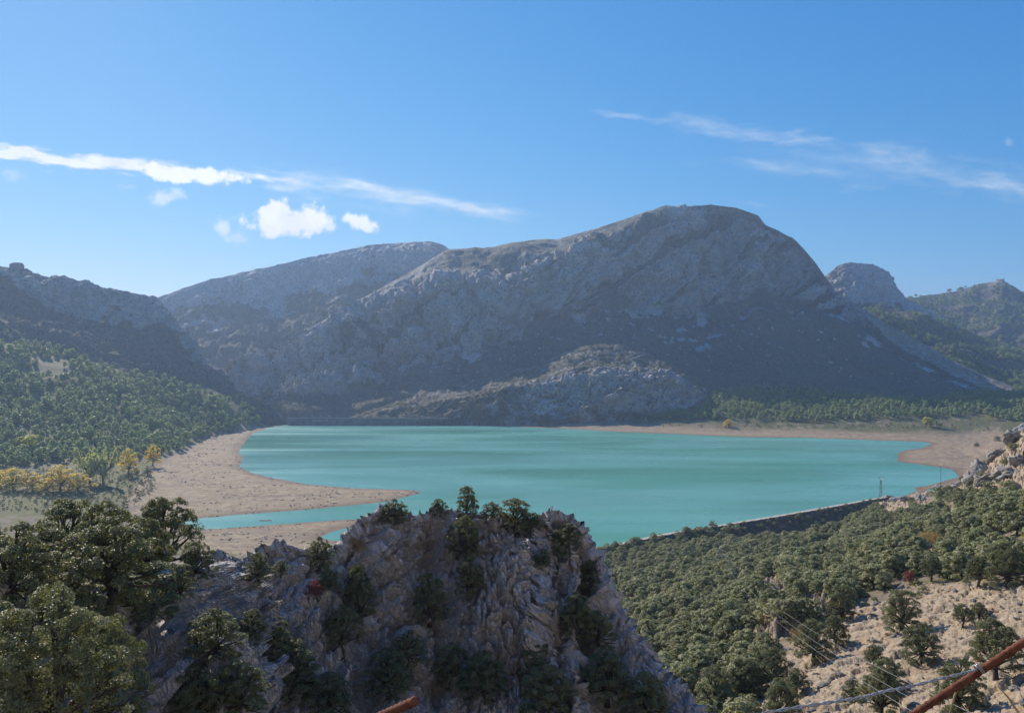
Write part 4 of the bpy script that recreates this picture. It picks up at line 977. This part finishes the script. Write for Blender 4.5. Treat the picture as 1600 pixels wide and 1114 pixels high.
# ---- the trees one by one on the bare rock (px, foot row, crown width px, label)
ALONE = [(1408,985,66,'bushy holm oak at the top of the bare rocky slope, upper of a touching pair'),(1440,1036,66,'bushy holm oak on bare rock, lower of a touching pair'),
    (1503,985,36,'small round holm oak on the pale rock, left of a thin-limbed one'),(1530,968,30,'small holm oak with bare limbs leaning over the pale rock'),
    (1555,1062,92,'large holm oak crossed by the rusty bar at the right edge'),(1312,972,58,'wide low holm oak at the upper edge of the bare rock'),
    (1306,1008,48,'holm oak just below the wide low oak at the edge of the bare rock'),(1270,1040,66,'dark holm oak with tawny grass above it on the rocks'),
    (1364,1040,34,'sparse little holm oak alone in the middle of the bare rock'),(1386,1082,56,'round holm oak behind the sagging wire'),
    (1375,1122,76,'yellow-green bush at the bottom edge under the wire'),(1500,1112,86,'leafy holm oak just below the rusty bar'),
    (1527,918,46,'holm oak in the row along the top edge of the bare rock'),(1572,918,70,'broad holm oak at the right end of the row above the bare rock'),
    (1210,1072,62,'rounded holm oak beside the pale stones left of the bare rock'),(1244,1082,40,'small holm oak between two larger ones left of the bare rock'),
    (1222,1128,70,'holm oak at the bottom edge left of the wire'),(1330,1100,34,'low bush among broken stones near the bottom edge'),
    (1455,908,40,'holm oak beside the reddish bush at the top of the slope'),(1120,1120,80,'big holm oak at the bottom edge right of the crag'),(1165,1095,64,'holm oak at the foot of the wood near the bottom edge')]
for px, py, wd, lab in ALONE:
    p = ground_hit(px, py); D = p[1]; h = wd*D/F/0.95
    plant('holm_oak', ('near_oak%d' if px % 2 else 'near_bush%d') % (px % 3), p-np.array([0, 0, 0.1]), h, lab, 'tree', None, wide=1.08)
p = ground_hit(1420, 915); plant('red_shrub', 'red', p, 3.0, 'reddish shrub among the oaks above the bare rock', 'shrub')
p = ground_hit(1172, 985); plant('red_shrub', 'red', p, 2.2, 'rust red shrub by the pale outcrop in the wood', 'shrub')
for px, py, wd, lab in ((1452,856,44,'patch of tawny orange grass in the wooded right slope'),(1246,998,34,'tawny grass tuft on the rocks above the dark oak'),(1262,1008,26,'smaller tawny grass tuft on the rocks, right of the other'),(1592,810,40,'tawny grass patch near the right edge on the hillside')):
    p = ground_hit(px, py); plant('grass_tuft', 'tuft', p, wd*p[1]/F, lab, 'grass', wide=1.0)

# ---- pines: left slope and far shore
PL = [(-380,440),(-200,470),(-60,500),(0,520),(60,542),(110,558),(200,584),(300,610),(370,636),(420,648),(415,662),(370,668),(330,682),(300,690),(285,705),(240,712),(190,722),(110,722),(60,728),(-60,735),(-380,730)]
def pl_ok(px, py, x, y, z):
    q = fbm(np.stack([x, y, 0*x], -1)/45, 3, 15)
    dens = 0.24+0.5*sstep(py, 565, 625)+q*1.6
    dens = dens*np.where((py > 660) & (px < 110), 0.75, 1.0)
    h = (np.abs(np.sin(x*12.9898+y*78.233))*43758.5453) % 1
    return (poly_sd(px, py, PL) > 0) & (h < dens) & (y > 600) & (y < 1140)
A1 = spread(24000, (-1000, -330, 620, 1140), pl_ok, 6.4, 25)
PR = [(1085,622),(1130,598),(1200,606),(1260,612),(1350,622),(1450,628),(1540,612),(1620,612),(1750,620),(1750,672),(1600,660),(1500,652),(1440,652),(1330,658),(1250,660),(1150,657),(1060,656),(925,655),(930,648),(1030,646)]
def pr_ok(px, py, x, y, z):
    q = fbm(np.stack([x, y, 0*x], -1)/60, 3, 14)
    dens = 0.85+q*0.9-0.5*sstep(px, 1420, 1560)*sstep(py, 632, 645)-0.6*sstep(py, 612, 602)*sstep(px, 1180, 1120)
    h = (np.abs(np.sin(x*12.9898+y*78.233))*43758.5453) % 1
    return (poly_sd(px, py, PR) > 0) & (h < dens) & (y < np.interp(px, [b[0] for b in MAIN_BASE], [b[2] for b in MAIN_BASE])+40) & (y > 1000)
A2 = spread(16000, (90, 900, 1000, 1300), pr_ok, 6.3, 26)
def surf_spots(A, m, n, seed):
    r = np.random.RandomState(seed); k = np.nonzero(m.ravel())[0]; k = r.choice(k, min(n, len(k)), replace=False); return A.reshape(-1, 3)[k]
print('pines', len(A1), len(A2))
pins = [(p, 'left') for p in A1]+[(p, 'far') for p in A2]
pins.sort(key=lambda t: t[0][1]+(1e4 if not -5 < t[0][3] < 1605 else 0)); rest = []
for i, (p, side) in enumerate(pins):
    h = (6.5+9.0*rnd.beta(1.5, 1.7))*(0.8 if side == 'far' else 1.0)
    if i < 290:
        lab = 'pine in the lowest rows of the wooded left slope above the dry shore' if side == 'left' else 'pine in the sunlit wood behind the far beach'
        plant('pine_tree', 'pine%d' % (i % 3), p[:3]-np.array([0, 0, 0.3]), h, lab, 'tree', 'pines on the '+('left slope' if side == 'left' else 'far shore'), wide=rnd.uniform(0.95, 1.4))
    else: rest.append((p, h))
scatter_stuff('pine_wood', np.array([p[:3] for p, h in rest]), [h for p, h in rest], ['pine0', 'pine1', 'pine2'], 'pine woods on the left slope and behind the far beach', 1.25)
# woods on the far hills, scrub on the rocky hill and the mountain foot
far = []
for nm, n in (('hill', 2600), ('hill.001', 2400)):
    if nm in SURF:
        A, pp, vv = SURF[nm]; q = fbm(A/120, 3, 66)
        far.append(surf_spots(A, (vv > 0.98) & (vv < 2) & (pp < 1720) & (q > -0.3), n, 67))
far = np.concatenate(far); scatter_stuff('far_wood', far, np.random.RandomState(8).uniform(8, 13, len(far)), ['pine0', 'pine1', 'pine2'], 'pine woods on the far hills at the right', 1.35)
sc = [surf_spots(HILL_A, (SURF['hill.002'][2] > 1) & (fbm(HILL_A/22, 3, 68) > 0.02), 1100, 69)]
A, pp, vv = SURF['mountain']
sc.append(surf_spots(A, (vv > 3.3) & (pp < 900) & (pp > 400) & (fbm(A/30, 3, 71) > 0), 700, 72))
sc.append(surf_spots(A, (vv > 1.0) & (vv < 3.2) & (fbm(A/26, 3, 73) > 0.18), 900, 74))
sc = np.concatenate(sc); scatter_stuff('scrub', sc, np.random.RandomState(9).uniform(1.6, 4.2, len(sc)), ['far_shrub0', 'far_shrub1', 'far_shrub2'], 'scattered scrub on the rocky hill and the mountain', 1.1)
def shore_ok(px, py, x, y, z):
    a = (poly_sd(px, py, [(520,662),(700,636),(860,640),(900,652),(900,664),(720,662),(640,663)]) > 0) & (y > 1120)
    b = (poly_sd(px, py, [(860,660),(1100,662),(1440,664),(1560,664),(1560,674),(1440,671),(1100,668),(900,664)]) > 0) & (y > 960)
    c = (poly_sd(px, py, [(-50,790),(-50,735),(60,735),(150,745),(230,745),(245,765),(200,790),(150,810)]) > 0) & (y > 440) & (y < 640)
    d = (poly_sd(px, py, [(290,690),(420,650),(420,664),(340,684),(300,700)]) > 0)
    return a | b | c | d
C = spread(9000, (-420, -180, 440, 640), lambda px, py, x, y, z: (poly_sd(px, py, [(-50,800),(-50,728),(150,730),(240,742),(245,765),(200,795)]) > 0), 2.4, 28)[:900]
scatter_stuff('scrub', C[:, :3], np.random.RandomState(14).uniform(0.5, 2.0, len(C)), ['bush0', 'bush1', 'bush2'], 'dark round shrubs dotted over the grassy left flat', 1.2)
B = spread(9000, (-420, 620, 450, 1260), shore_ok, 4.2, 27)
scatter_stuff('scrub', B[:, :3], np.random.RandomState(10).uniform(1.0, 4.0, len(B)), ['far_shrub0', 'far_shrub1', 'far_shrub2'], 'scrub along the edges of the dry lake shore', 1.1)

# ---- autumn trees and single trees by the shore (px, foot row, height px, kind, label)
SHORE_TREES = [('yellow',18,766,34,1.6,'spreading golden yellow tree at the left edge of the flat'),('yellow',50,767,28,1.7,'second golden yellow tree from the left edge'),
    ('yellow',92,768,42,1.35,'tallest orange yellow tree on the flat beside the pale willow'),('yellow',122,769,31,1.5,'yellow tree touching the pale willow on its left'),
    ('lime',44,708,28,1.2,'small bright yellow tree among dark pines on the left'),('lime',30,704,20,1.2,'smallest bright yellow tree among dark pines on the left'),
    ('yellow',70,770,24,1.6,'low golden tree between the second yellow tree and the tallest one'),('yellow',2,760,26,1.5,'golden tree cut by the left edge of the picture'),
    ('willow',140,758,66,1.0,'pale feathery green willow behind the foreground oaks'),('willow',160,758,62,0.9,'pale upright willow, right of the feathery one'),
    ('yellow',200,742,42,0.95,'olive yellow tree at the edge of the dry shore'),('yellow',236,728,34,0.85,'slim yellow tree alone on the dry shore with its shadow'),
    ('bush0',228,744,16,1.1,'round green bush on the dry shore below the slim yellow tree'),('bush1',211,742,13,1.1,'dark low bush left of the round bush on the shore'),
    ('lime',1447,668,17,1.1,'bright yellow poplar beside the far beach'),('lime',1453,668,16,1.0,'second bright yellow poplar touching the first by the far beach'),
    ('willow',1467,669,14,1.3,'light green tree right of the yellow poplars'),('yellow',1138,668,13,1.5,'pale yellow tree in the middle of the far beach edge'),
    ('willow',1007,661,9,1.2,'pale round bush at the edge of the far beach'),('bush2',1557,690,10,1.2,'small olive bush on the sandy far right shore'),
    ('bush3',1525,698,8,1.3,'little bush lower on the sandy far right shore')]
for key, px, py, hp, wd, lab in SHORE_TREES:
    p = ground_hit(px, py, 440); nm = {'yellow': 'autumn_tree', 'lime': 'poplar', 'willow': 'willow'}.get(key, 'bush')
    plant(nm, key, p-np.array([0, 0, 0.2]), hp*p[1]/F, lab, 'bush' if nm == 'bush' else 'tree', wide=wd)

# ---- bushes and oaks on the crag (kind, px, foot row, height px, width factor, label)
CRAG_PLANTS = [
    ('bush',620,812,46,1.15,'spreading green bush on the left end of the crag top'),('bush',726,808,62,0.75,'upright dark oak bush standing out on the crest of the crag'),
    ('bush',688,806,34,1.1,'dark bush left of the upright oak on the crag crest'),('bush',768,806,34,1.2,'light bush right of the upright oak on the crag crest'),
    ('bush',808,830,62,1.25,'largest yellow-green bush on the crag crest'),('bush',838,826,36,1.1,'bush tucked behind the largest bush on the crag crest'),
    ('bush',882,862,58,1.2,'dark bush hanging on the right shoulder of the crag'),('bush',850,888,36,1.2,'pale round bush below the right shoulder of the crag'),
    ('oak',726,880,80,0.75,'tall narrow bush in the cleft at the middle of the crag'),('bush',728,930,80,0.75,'dark bush hanging down the cleft in the middle of the crag'),
    ('oak',562,990,112,0.62,'tall pale green oak against the left part of the crag face'),('oak',540,1020,80,0.8,'oak leaning out below the tall pale green oak'),
    ('bush',668,968,96,0.75,'dark upright bush in the gully left of the cleft'),('bush',922,920,56,0.95,'dark bush on the right edge of the crag'),
    ('bush',905,990,84,0.8,'dark bush in the gully below the right shoulder'),('bush',930,1010,80,0.9,'dark bush low on the right flank of the crag'),
    ('bush',835,1062,76,0.95,'dark bush at the middle of the lower crag face'),('bush',700,1068,86,0.9,'dark bush low in the shade under the cleft'),
    ('bush',640,1030,64,1.0,'bush on the shaded ledge left of the lower face'),('bush',610,1080,90,1.1,'dark bush above the short rusty bar end'),
    ('bush',760,1090,96,1.0,'dark bush at the bottom edge under the crag face'),('bush',860,1115,110,1.0,'dark bush at the bottom edge, right of centre'),
    ('bush',950,1090,100,1.0,'dark bush in the shade at the foot of the right flank'),('bush',1010,1120,96,1.0,'dark bush at the bottom edge where the crag meets the wood'),
    ('bush',500,888,60,0.9,'dark oak bush on top of the left crag between two rock teeth'),('bush',402,905,56,0.9,'bush in the notch of the left crag'),
    ('bush',440,900,30,1.0,'small bush on the face of the left crag'),('bush',512,925,44,1.0,'green bush with a reddish neighbour on the left crag'),
    ('oak',256,902,132,1.0,'dark twisted oak standing over the notch of the left crag'),('bush',308,905,80,0.9,'dark oak bush leaning right above the sandy bank'),
    ('bush',170,935,178,1.1,'big sunlit oak bush in the middle of the left foreground'),('bush',105,900,172,0.9,'tall oak bush at the back of the left foreground'),
    ('bush',150,885,160,0.85,'oak bush behind the big sunlit one on the left'),('bush',20,940,166,1.0,'grey-green oak bush at the left edge'),
    ('bush',80,965,130,1.0,'shaded oak bush left of the big sunlit one'),('bush',222,915,136,0.9,'oak bush between the big sunlit one and the twisted oak'),
    ('bush',-45,915,150,1.0,'oak bush cut by the left edge behind the grey-green one'),('bush',120,1010,120,1.1,'dark bush in the shade under the big sunlit one'),
    ('bush',60,885,125,1.0,'low bush filling the gap behind the grey-green oak bush'),('bush',235,960,90,1.0,'dark bush in the shade below the twisted oak'),
    ('bush',275,940,70,1.0,'dark bush under the leaning oak bush'),
    ('bush',205,965,84,0.95,'round pale bush on the rock spur in the left foreground'),('bush',370,1115,112,1.0,'sunlit yellow-green bush at the bottom left of centre'),
    ('bush',425,1020,76,0.8,'pale leafy bush in front of the left crag face'),('bush',395,1000,66,1.0,'dark bush in the shade of the left crag'),
    ('bush',330,1030,110,1.0,'dark bush filling the gully left of centre'),('bush',450,1090,110,1.0,'dark bush in the deep shade below the left crag'),
    ('bush',520,1118,90,1.1,'bush at the bottom edge left of the short rusty bar'),('bush',300,1130,120,1.0,'dark bush at the bottom edge of the gully')]
for i, (k, px, py, hp, wd, lab) in enumerate(CRAG_PLANTS):
    p = crag_hit(px, py); p[1] += 0.25
    plant('holm_oak' if k == 'oak' else 'oak_bush', 'near_%s%d' % (k, i % 3), p-np.array([0, 0, 0.06*hp*p[1]/F]), hp*p[1]/F*(1.0 if k == 'oak' else 0.85), lab, 'tree' if k == 'oak' else 'bush', wide=wd*(1.0 if k == 'oak' else 1.2))
for px, py, D, hp, wd, lab in ((70,1150,21,270,0.95,'nearest large dark oak filling the bottom left corner'),(165,1110,24,190,0.7,'lit right side companion of the nearest dark oak'),(-40,1120,22,230,0.9,'oak cut off by the left edge at the bottom')):
    p = P(px, py+30, D); plant('holm_oak', 'front_oak', p-np.array([0, 0, 0.5]), hp*D/F*1.1, lab, 'tree', wide=wd*1.1)
p = crag_hit(488, 930); plant('red_shrub', 'red', p, 34*p[1]/F, 'small dark red shrub on the left crag', 'shrub')
for px, py, wd, lab in ((564,858,34,'orange grass tuft on the rock at the left end of the crag'),(552,846,24,'small green-gold grass tuft above the orange tuft on the crag'),(602,880,16,'rusty moss tuft in a crack of the crag')):
    p = crag_hit(px, py); plant('grass_tuft', 'tuft', p, wd*p[1]/F, lab, 'grass', wide=0.8)
print('crag plants', round(time.time()-T0, 1))

# ------------------------------------------------------------------ boulders
import bmesh
def boulder_mesh(seed):
    bm = bmesh.new(); bmesh.ops.create_icosphere(bm, subdivisions=4, radius=1.0)
    co = np.array([v.co[:] for v in bm.verts], np.float32)
    d = 1+0.42*blocks(co*np.array([0.7, 1.2, 1.6])+seed, seed, 1.2, 0.25, 0.4)+0.24*blocks(co*np.array([1.6, 2.6, 3.4])+seed, seed+1, 1.1, 0.3, 0.6)+0.05*fbm(co*5, 3, seed)
    co = co*d[:, None]*np.array([1.1, 0.95, 0.8])
    for v, c in zip(bm.verts, co): v.co = c
    me = bpy.data.meshes.new('boulder'); bm.to_mesh(me); bm.free(); me.materials.append(M['boulder_limestone'])
    me.polygons.foreach_set('use_smooth', np.ones(len(me.polygons), bool))
    return me
BO = [boulder_mesh(300+3*i) for i in range(4)]
BOULDERS = [(1588,690,34),(1560,712,30),(1536,735,30),(1596,722,34),(1572,745,40),(1545,756,34),(1517,752,26),(1590,765,26),(1500,757,20),(1462,764,16),(1484,768,15),(1600,672,26),(1530,770,22),(1438,779,17),(1400,784,15),(1385,782,18),(1417,782,13)]
for i, (px, py, s) in enumerate(BOULDERS):
    p = ground_hit(px, py, 150); r = s*p[1]/F*0.46
    o = link('boulder', BO[i % 4], None, p+np.array([0, r*0.3, -r*0.2]), category='boulder', group='boulders on the right skyline',
             label='pale weathered boulder of the outcrop at the upper right edge' if px > 1495 else 'boulder on the low rocky knoll at the end of the embankment')
    o.rotation_euler = (rnd.uniform(-.4, .4), 0.5+rnd.uniform(-.3, .3), rnd.uniform(0, 6)); o.scale = (r*1.25, r, r*rnd.uniform(0.7, 1.0))
TB = spread(3000, (100, 260, 180, 420), lambda px, py, x, y, z: (poly_sd(px, py, TOP_ROCK+[]) > -4) & (px < 1620), 6.0, 38)[:26]
for i, (x, y, z, px, py) in enumerate(TB):
    plant('oak_bush', 'bush%d' % (i % 4), (x, y, z-0.2), rnd.uniform(2.2, 4.5), 'green oak bush growing between the boulders of the upper right outcrop', 'bush', 'bushes on the upper right outcrop', wide=1.3)
stones = spread(1500, (15, 120, 55, 140), lambda px, py, x, y, z: poly_sd(px, py, BARE) > 4, 2.6, 36)
for i, (x, y, z, px, py) in enumerate(stones[:150]):
    r = rnd.uniform(0.12, 0.42)*(1.6 if rnd.rand() < 0.15 else 1)
    o = link('stone', BO[i % 4], None, (x, y, z+r*0.15), category='stone', group='stones on the bare slope', label='loose pale stone lying on the bare rocky slope')
    o.rotation_euler = tuple(rnd.uniform(-.6, .6, 2))+(rnd.uniform(0, 6),); o.scale = (r*1.3, r, r*0.75)

# stones and debris left on the dry shore
KIND['debris0'] = (BO[0], None); KIND['debris1'] = (BO[2], None)
def dry_ok(px, py, x, y, z):
    d = -poly_sd(x, y, SHORE); q = fbm(np.stack([x/30, y/12, 0*x], -1), 3, 91)
    return (d > 0.5) & (d < 70) & (px < 700) & (py > 672) & (z > 0.02) & (z < 6) & ((q > 0.18) | ((d < 3) & (q > -0.1)))
DB = spread(26000, (-360, -20, 330, 1000), dry_ok, 1.2, 37)[:2600]
scatter_stuff('shore_stones', DB[:, :3], np.random.RandomState(12).uniform(0.15, 0.6, len(DB))**1.3, ['debris0', 'debris1'], 'stones and debris strewn along the dry left shore', 1.4)
p = on_lake(413, 813); o = link('islet', BO[1], None, (p[0], p[1], 0.0), label='low dark islet of stones in the narrow inlet', category='islet'); o.scale = (3.6, 1.6, 0.45)

# ------------------------------------------------------------------ embankment along the near shore
def embankment():
    line = on_lake([905,933,1034,1108,1216,1300,1343,1380], [868,862,840,828,810,795,787,781])
    t = np.linspace(0, len(line)-1, 150); c = np.stack([np.interp(t, np.arange(len(line)), line[:, k]) for k in (0, 1)], -1)
    for _ in range(12): c[1:-1] = 0.25*c[:-2]+0.5*c[1:-1]+0.25*c[2:]
    d = np.gradient(c, axis=0); n = np.stack([d[:, 1], -d[:, 0]], -1); n /= np.linalg.norm(n, axis=1, keepdims=True)   # to the dry side
    root = link('embankment', None, None, (c[75][0], c[75][1], 0), label='long low embankment with a pale path along its crest, holding the near shore', category='embankment')
    o3 = np.array([c[75][0], c[75][1], 0])
    def strip(name, prof, mat, rough):
        nn = len(prof); V = np.zeros((150, nn, 3))
        for k, (off, z) in enumerate(prof):
            V[:, k, :2] = c+n*off; V[:, k, 2] = z
        j = fbm(V/4.0, 3, 88)*rough; V[:, 1:-1, 2] += j[:, 1:-1]
        me = new_mesh(name, V-o3, grid_faces(150, nn)[:, ::-1], mat, True); link(name, me, root)
    strip('water_face', [(-7, -3.0), (-3, -0.4), (-0.5, 1.3), (0.8, 2.2)], M['gravel_path'], 0.3)
    strip('crest_path', [(0.8, 2.2), (1.2, 2.45), (2.5, 2.5), (4.0, 2.45)], M['gravel_path'], 0.08)
    strip('dry_face', [(4.0, 2.45), (4.8, 2.0)]+[(4.8+k*1.0, 2.0-0.85*k) for k in range(1, 16)], M['bank_earth'], 1.6)
    b = Builder()
    for i in range(0, 150, 3):                                    # edge kerb stones
        p = c[i]+n[i]*3.9; b.box((p[0]-o3[0], p[1]-o3[1], 2.55), (0.9, 0.5, 0.3))
    link('kerb', b.mesh('kerb', M['pale_concrete']), root)
    return c, n
EC, EN = embankment()
k = np.concatenate([rnd.randint(0, 72, 200), rnd.randint(60, 150, 160)]); off = rnd.uniform(5, 15, 360)
eb = np.stack([EC[k, 0]+EN[k, 0]*off, EC[k, 1]+EN[k, 1]*off, 2.0-0.85*(off-4.8)], -1)
scatter_stuff('scrub', eb, np.where(k < 70, rnd.uniform(3.0, 6.0, 360), rnd.uniform(1.2, 3.4, 360)), ['bush0', 'bush1', 'bush2', 'bush3'], 'dark scrub on the shaded dry face of the embankment', 1.2)

# ------------------------------------------------------------------ dam at the far end
def dam():
    a, b_ = on_lake([448, 700], [664, 664.4]); D = (a+b_)/2; L = float(np.linalg.norm(b_-a)); ang = math.atan2(b_[1]-a[1], b_[0]-a[0])
    root = link('dam', None, None, (D[0], D[1]+1.5, -1.6), label='straight grey concrete dam across the far end of the lake', category='dam'); root.rotation_euler = (0, 0, ang)
    n = 11; wdt = L/n
    for i in range(n):                                            # wall blocks with sunken joints
        b = Builder(); x0 = -L/2+i*wdt+0.15; x1 = x0+wdt-0.3
        pr = [(-3.2, -3), (-1.2, 10.0), (-1.2, 11.2), (4.0, 11.2), (4.0, 9), (11, -8)]
        b.add([(x0, y, z) for y, z in pr]+[(x1, y, z) for y, z in pr], [tuple(range(5, -1, -1)), tuple(range(6, 12))]+[(k, (k+1) % 6, 6+(k+1) % 6, 6+k) for k in range(6)])
        link('wall_block', b.mesh('wall_block', M['concrete']), root)
    b = Builder(); b.box((0, 1.4, 11.45), (L, 6.2, 0.5)); link('crest_road', b.mesh('crest_road', M['pale_concrete']), root)
    b = Builder(); b.box((0, -1.55, 12.15), (L, 0.35, 0.9)); link('parapet', b.mesh('parapet', M['pale_concrete']), root)
    for x in (-L/2+37, -L/2+50, -L/2+62):
        b = Builder(); b.box((x, -1.0, 13.2), (2.2, 2.2, 3.0)); gp = link('gate_post', b.mesh('gate_post', M['concrete']), root); b = Builder(); b.box((x, -1.0, 14.93), (2.8, 2.8, 0.4)); link('cap', b.mesh('cap', M['pale_concrete']), gp)
    b = Builder(); b.box((-L/2+49.5, -2.6, 8.0), (23, 1.2, 2.4)); link('spillway_lip', b.mesh('spillway_lip', M['pale_concrete']), root)
dam()
p = ground_hit(858, 667, 700)
b = Builder(); b.box((0, 0, 0.6), (6, 6, 2.0)); b.box((0, 0, 2.2), (4, 4, 1.6)); b.tube([(0, 0, 2.8), (0, 0, 8)], [1.5, 1.1], 8); b.tube([(0, 0, 8), (0, 0, 8.6)], [1.5, 1.5], 8)
link('marker_pillar', b.mesh('marker_pillar', M['concrete']), None, p, label='small dark stepped pillar on the far shoreline right of the dam', category='pillar')
# small square rock tower on the left skyline
p = P(25, 420, 1203); b = Builder(); b.box((0, 0, 3), (16, 12, 14)); b.box((1.5, 0, 10.8), (11, 9, 3)); b.box((-5, 0, 10.4), (4, 8, 2))
link('ruined_tower', b.mesh('ruined_tower', M['boulder_limestone']), None, p+np.array([0, 2, -3]), label='small square tower on the left skyline ridge', category='tower')

# ------------------------------------------------------------------ power line
def pylon(px, py, hpx, label, dmin=60, arms=True):
    p = ground_hit(px, py, dmin); h = float(hpx*p[1]/F); w0 = h*0.045
    root = link('pylon', None, None, p, label=label, category='pylon')
    b = Builder()
    for sx in (-1, 1):
        for sy in (-1, 1): b.tube([(sx*w0, sy*w0, -0.5), (sx*w0*0.45, sy*w0*0.45, h*0.86)], h*0.006, 4)
    for k in range(9):
        z0, z1 = h*0.86*k/9, h*0.86*(k+1)/9; f0 = w0*(1-0.55*k/9); f1 = w0*(1-0.55*(k+1)/9)
        s = 1 if k % 2 else -1
        for sy in (-1, 1): b.tube([(s*f0, sy*f0, z0), (-s*f1, sy*f1, z1)], h*0.0035, 4)
        for sx in (-1, 1): b.tube([(sx*f0, s*f0, z0), (sx*f1, -s*f1, z1)], h*0.0035, 4)
    link('mast', b.mesh('mast', M['galvanised_steel']), root)
    arms = {}
    for s in (-1, 1):
        b = Builder(); b.tube([(0, 0, h*0.84), (s*h*0.115, 0, h*0.985)], h*0.009, 4); b.tube([(0, 0, h*0.985), (s*h*0.125, 0, h*0.985)], h*0.006, 4)
        arms[s] = link('arm', b.mesh('arm', M['galvanised_steel']), root)
    for s in (-1, 0, 1):
        b = Builder(); b.tube([(s*h*0.12, 0, h*0.985), (s*h*0.12, 0, h*1.03)], [h*0.009, h*0.006], 6); link('insulator', b.mesh('insulator', M['pale_concrete']), arms.get(s, root))
    return p, h
p2, h2 = pylon(1375, 782, 36, 'lattice pylon with a forked top against the water', 330)
p1, h1 = pylon(1122, 893, 42, 'lattice pylon standing in the middle of the oak wood', 150)
p = ground_hit(1470, 768, 300); b = Builder(); b.tube([(0, 0, -1), (0, 0, float(34*p[1]/F))], [0.22, 0.15], 6); link('pole', b.mesh('pole', M['galvanised_steel']), None, p, label='thin bare pole on the right skyline before the beach', category='pole')
def cable(a, b_, sag, r, label, n=40):
    bb = Builder(); a = Vector(a); b_ = Vector(b_)
    bb.tube([a.lerp(b_, i/n)-Vector((0, 0, 4*sag*(i/n)*(1-i/n))) for i in range(n+1)], r, 5)
    return link('power_cable', bb.mesh('power_cable', M['cable_metal'], True), None, None, label=label, category='cable')
e = [P(1560, 1190, 34), P(1600, 1185, 34.5), P(1640, 1170, 35)]
names = ['lowest of the three power cables descending from the pylon in the wood', 'middle power cable descending from the pylon in the wood', 'uppermost power cable descending from the pylon in the wood']
for s, q, lab in zip((-1, 0, 1), e, names):
    cable(p1+np.array([s*h1*0.12, 0, h1*1.02]), q, 5.0, 0.010, lab)
for s, lab in zip((-1, 1), ('left cable between the two pylons above the oaks', 'right cable between the two pylons above the oaks')):
    cable(p1+np.array([s*h1*0.12, 0, h1*1.02]), p2+np.array([s*h2*0.12, 0, h2*1.02]), 5.0, 0.009, lab)

# ------------------------------------------------------------------ rusty bars and wire close to the lens
def rebar(a, b_, r, label):
    a = Vector(a); b_ = Vector(b_); L = (b_-a).length; n = int(L/0.006); b = Builder()
    b.tube([a.lerp(b_, i/n) for i in range(n+1)], [r*(1.16 if i % 2 else 0.96) for i in range(n+1)], 10)
    return link('steel_bar', b.mesh('steel_bar', M['rust'], True), None, None, label=label, category='steel bar')
a, c = Vector(P(1430, 1114, 1.45)), Vector(P(1600, 1003, 1.38)); dr = (c-a).normalized()
rebar(a-dr*2.2, c+dr*0.25, 0.0068, 'rusty ribbed steel bar slanting across the lower right corner')
a2, c2 = Vector(P(605, 1114, 1.15)), Vector(P(650, 1094, 1.10)); d2 = (c2-a2).normalized()
rebar(a2-d2*1.6, c2, 0.0064, 'short rusty end of a ribbed bar at the bottom edge')
wp = [(1120,1140,1.2),(1185,1115,1.22),(1250,1104,1.25),(1310,1095,1.28),(1350,1089,1.3),(1380,1080,1.32),(1420,1073,1.35),(1470,1060,1.38),(1512,1050,1.40),(1527,1046,1.405)]
ws = np.array([P(*q) for q in wp]); t = np.linspace(0, len(ws)-1, 140); wsf = np.stack([np.interp(t, np.arange(len(ws)), ws[:, k]) for k in range(3)], -1)
for _ in range(25): wsf[1:-1] = 0.25*wsf[:-2]+0.5*wsf[1:-1]+0.25*wsf[2:]
wire = link('wire', None, None, tuple(wsf[0]), label='sagging twisted grey wire tied to the rusty bar', category='wire')
for ph in (0.0, math.pi):
    b = Builder(); b.tube([Vector(q)-Vector(wsf[0])+0.0017*Vector((0, math.cos(i*0.55+ph), math.sin(i*0.55+ph))) for i, q in enumerate(wsf)], 0.0014, 6)
    link('strand', b.mesh('strand', M['wire_metal'], True), wire)
b = Builder(); tp = Vector(P(1527, 1046, 1.405)); up = dr.cross(Vector((0, 1, 0))).normalized()
b.tube([tp-Vector(wsf[0])+0.0088*(math.cos(k*0.6)*up+math.sin(k*0.6)*Vector((0, 1, 0)))+dr*0.0003*k for k in range(24)]+[tp-Vector(wsf[0])+Vector((-0.006, -0.009, 0.012))], 0.0013, 5)
link('tie', b.mesh('tie', M['wire_metal'], True), wire)
for pts, lab in (([(1478,1260,1.9),(1484,1114,1.9),(1492,1085,1.9),(1498,1070,1.9)], 'thin dry stem under the rusty bar'), ([(1640,1260,1.9),(1592,1114,1.9),(1576,1090,1.9),(1559,1071,1.9)], 'thin bent dry stem near the right edge under the rusty bar')):
    b = Builder(); b.tube([P(*q) for q in pts], [0.004, 0.0028, 0.0022, 0.0012], 6); link('dry_stem', b.mesh('dry_stem', M['dry_stem'], True), None, None, label=lab, category='stem')
print('done', round(time.time()-T0, 1))
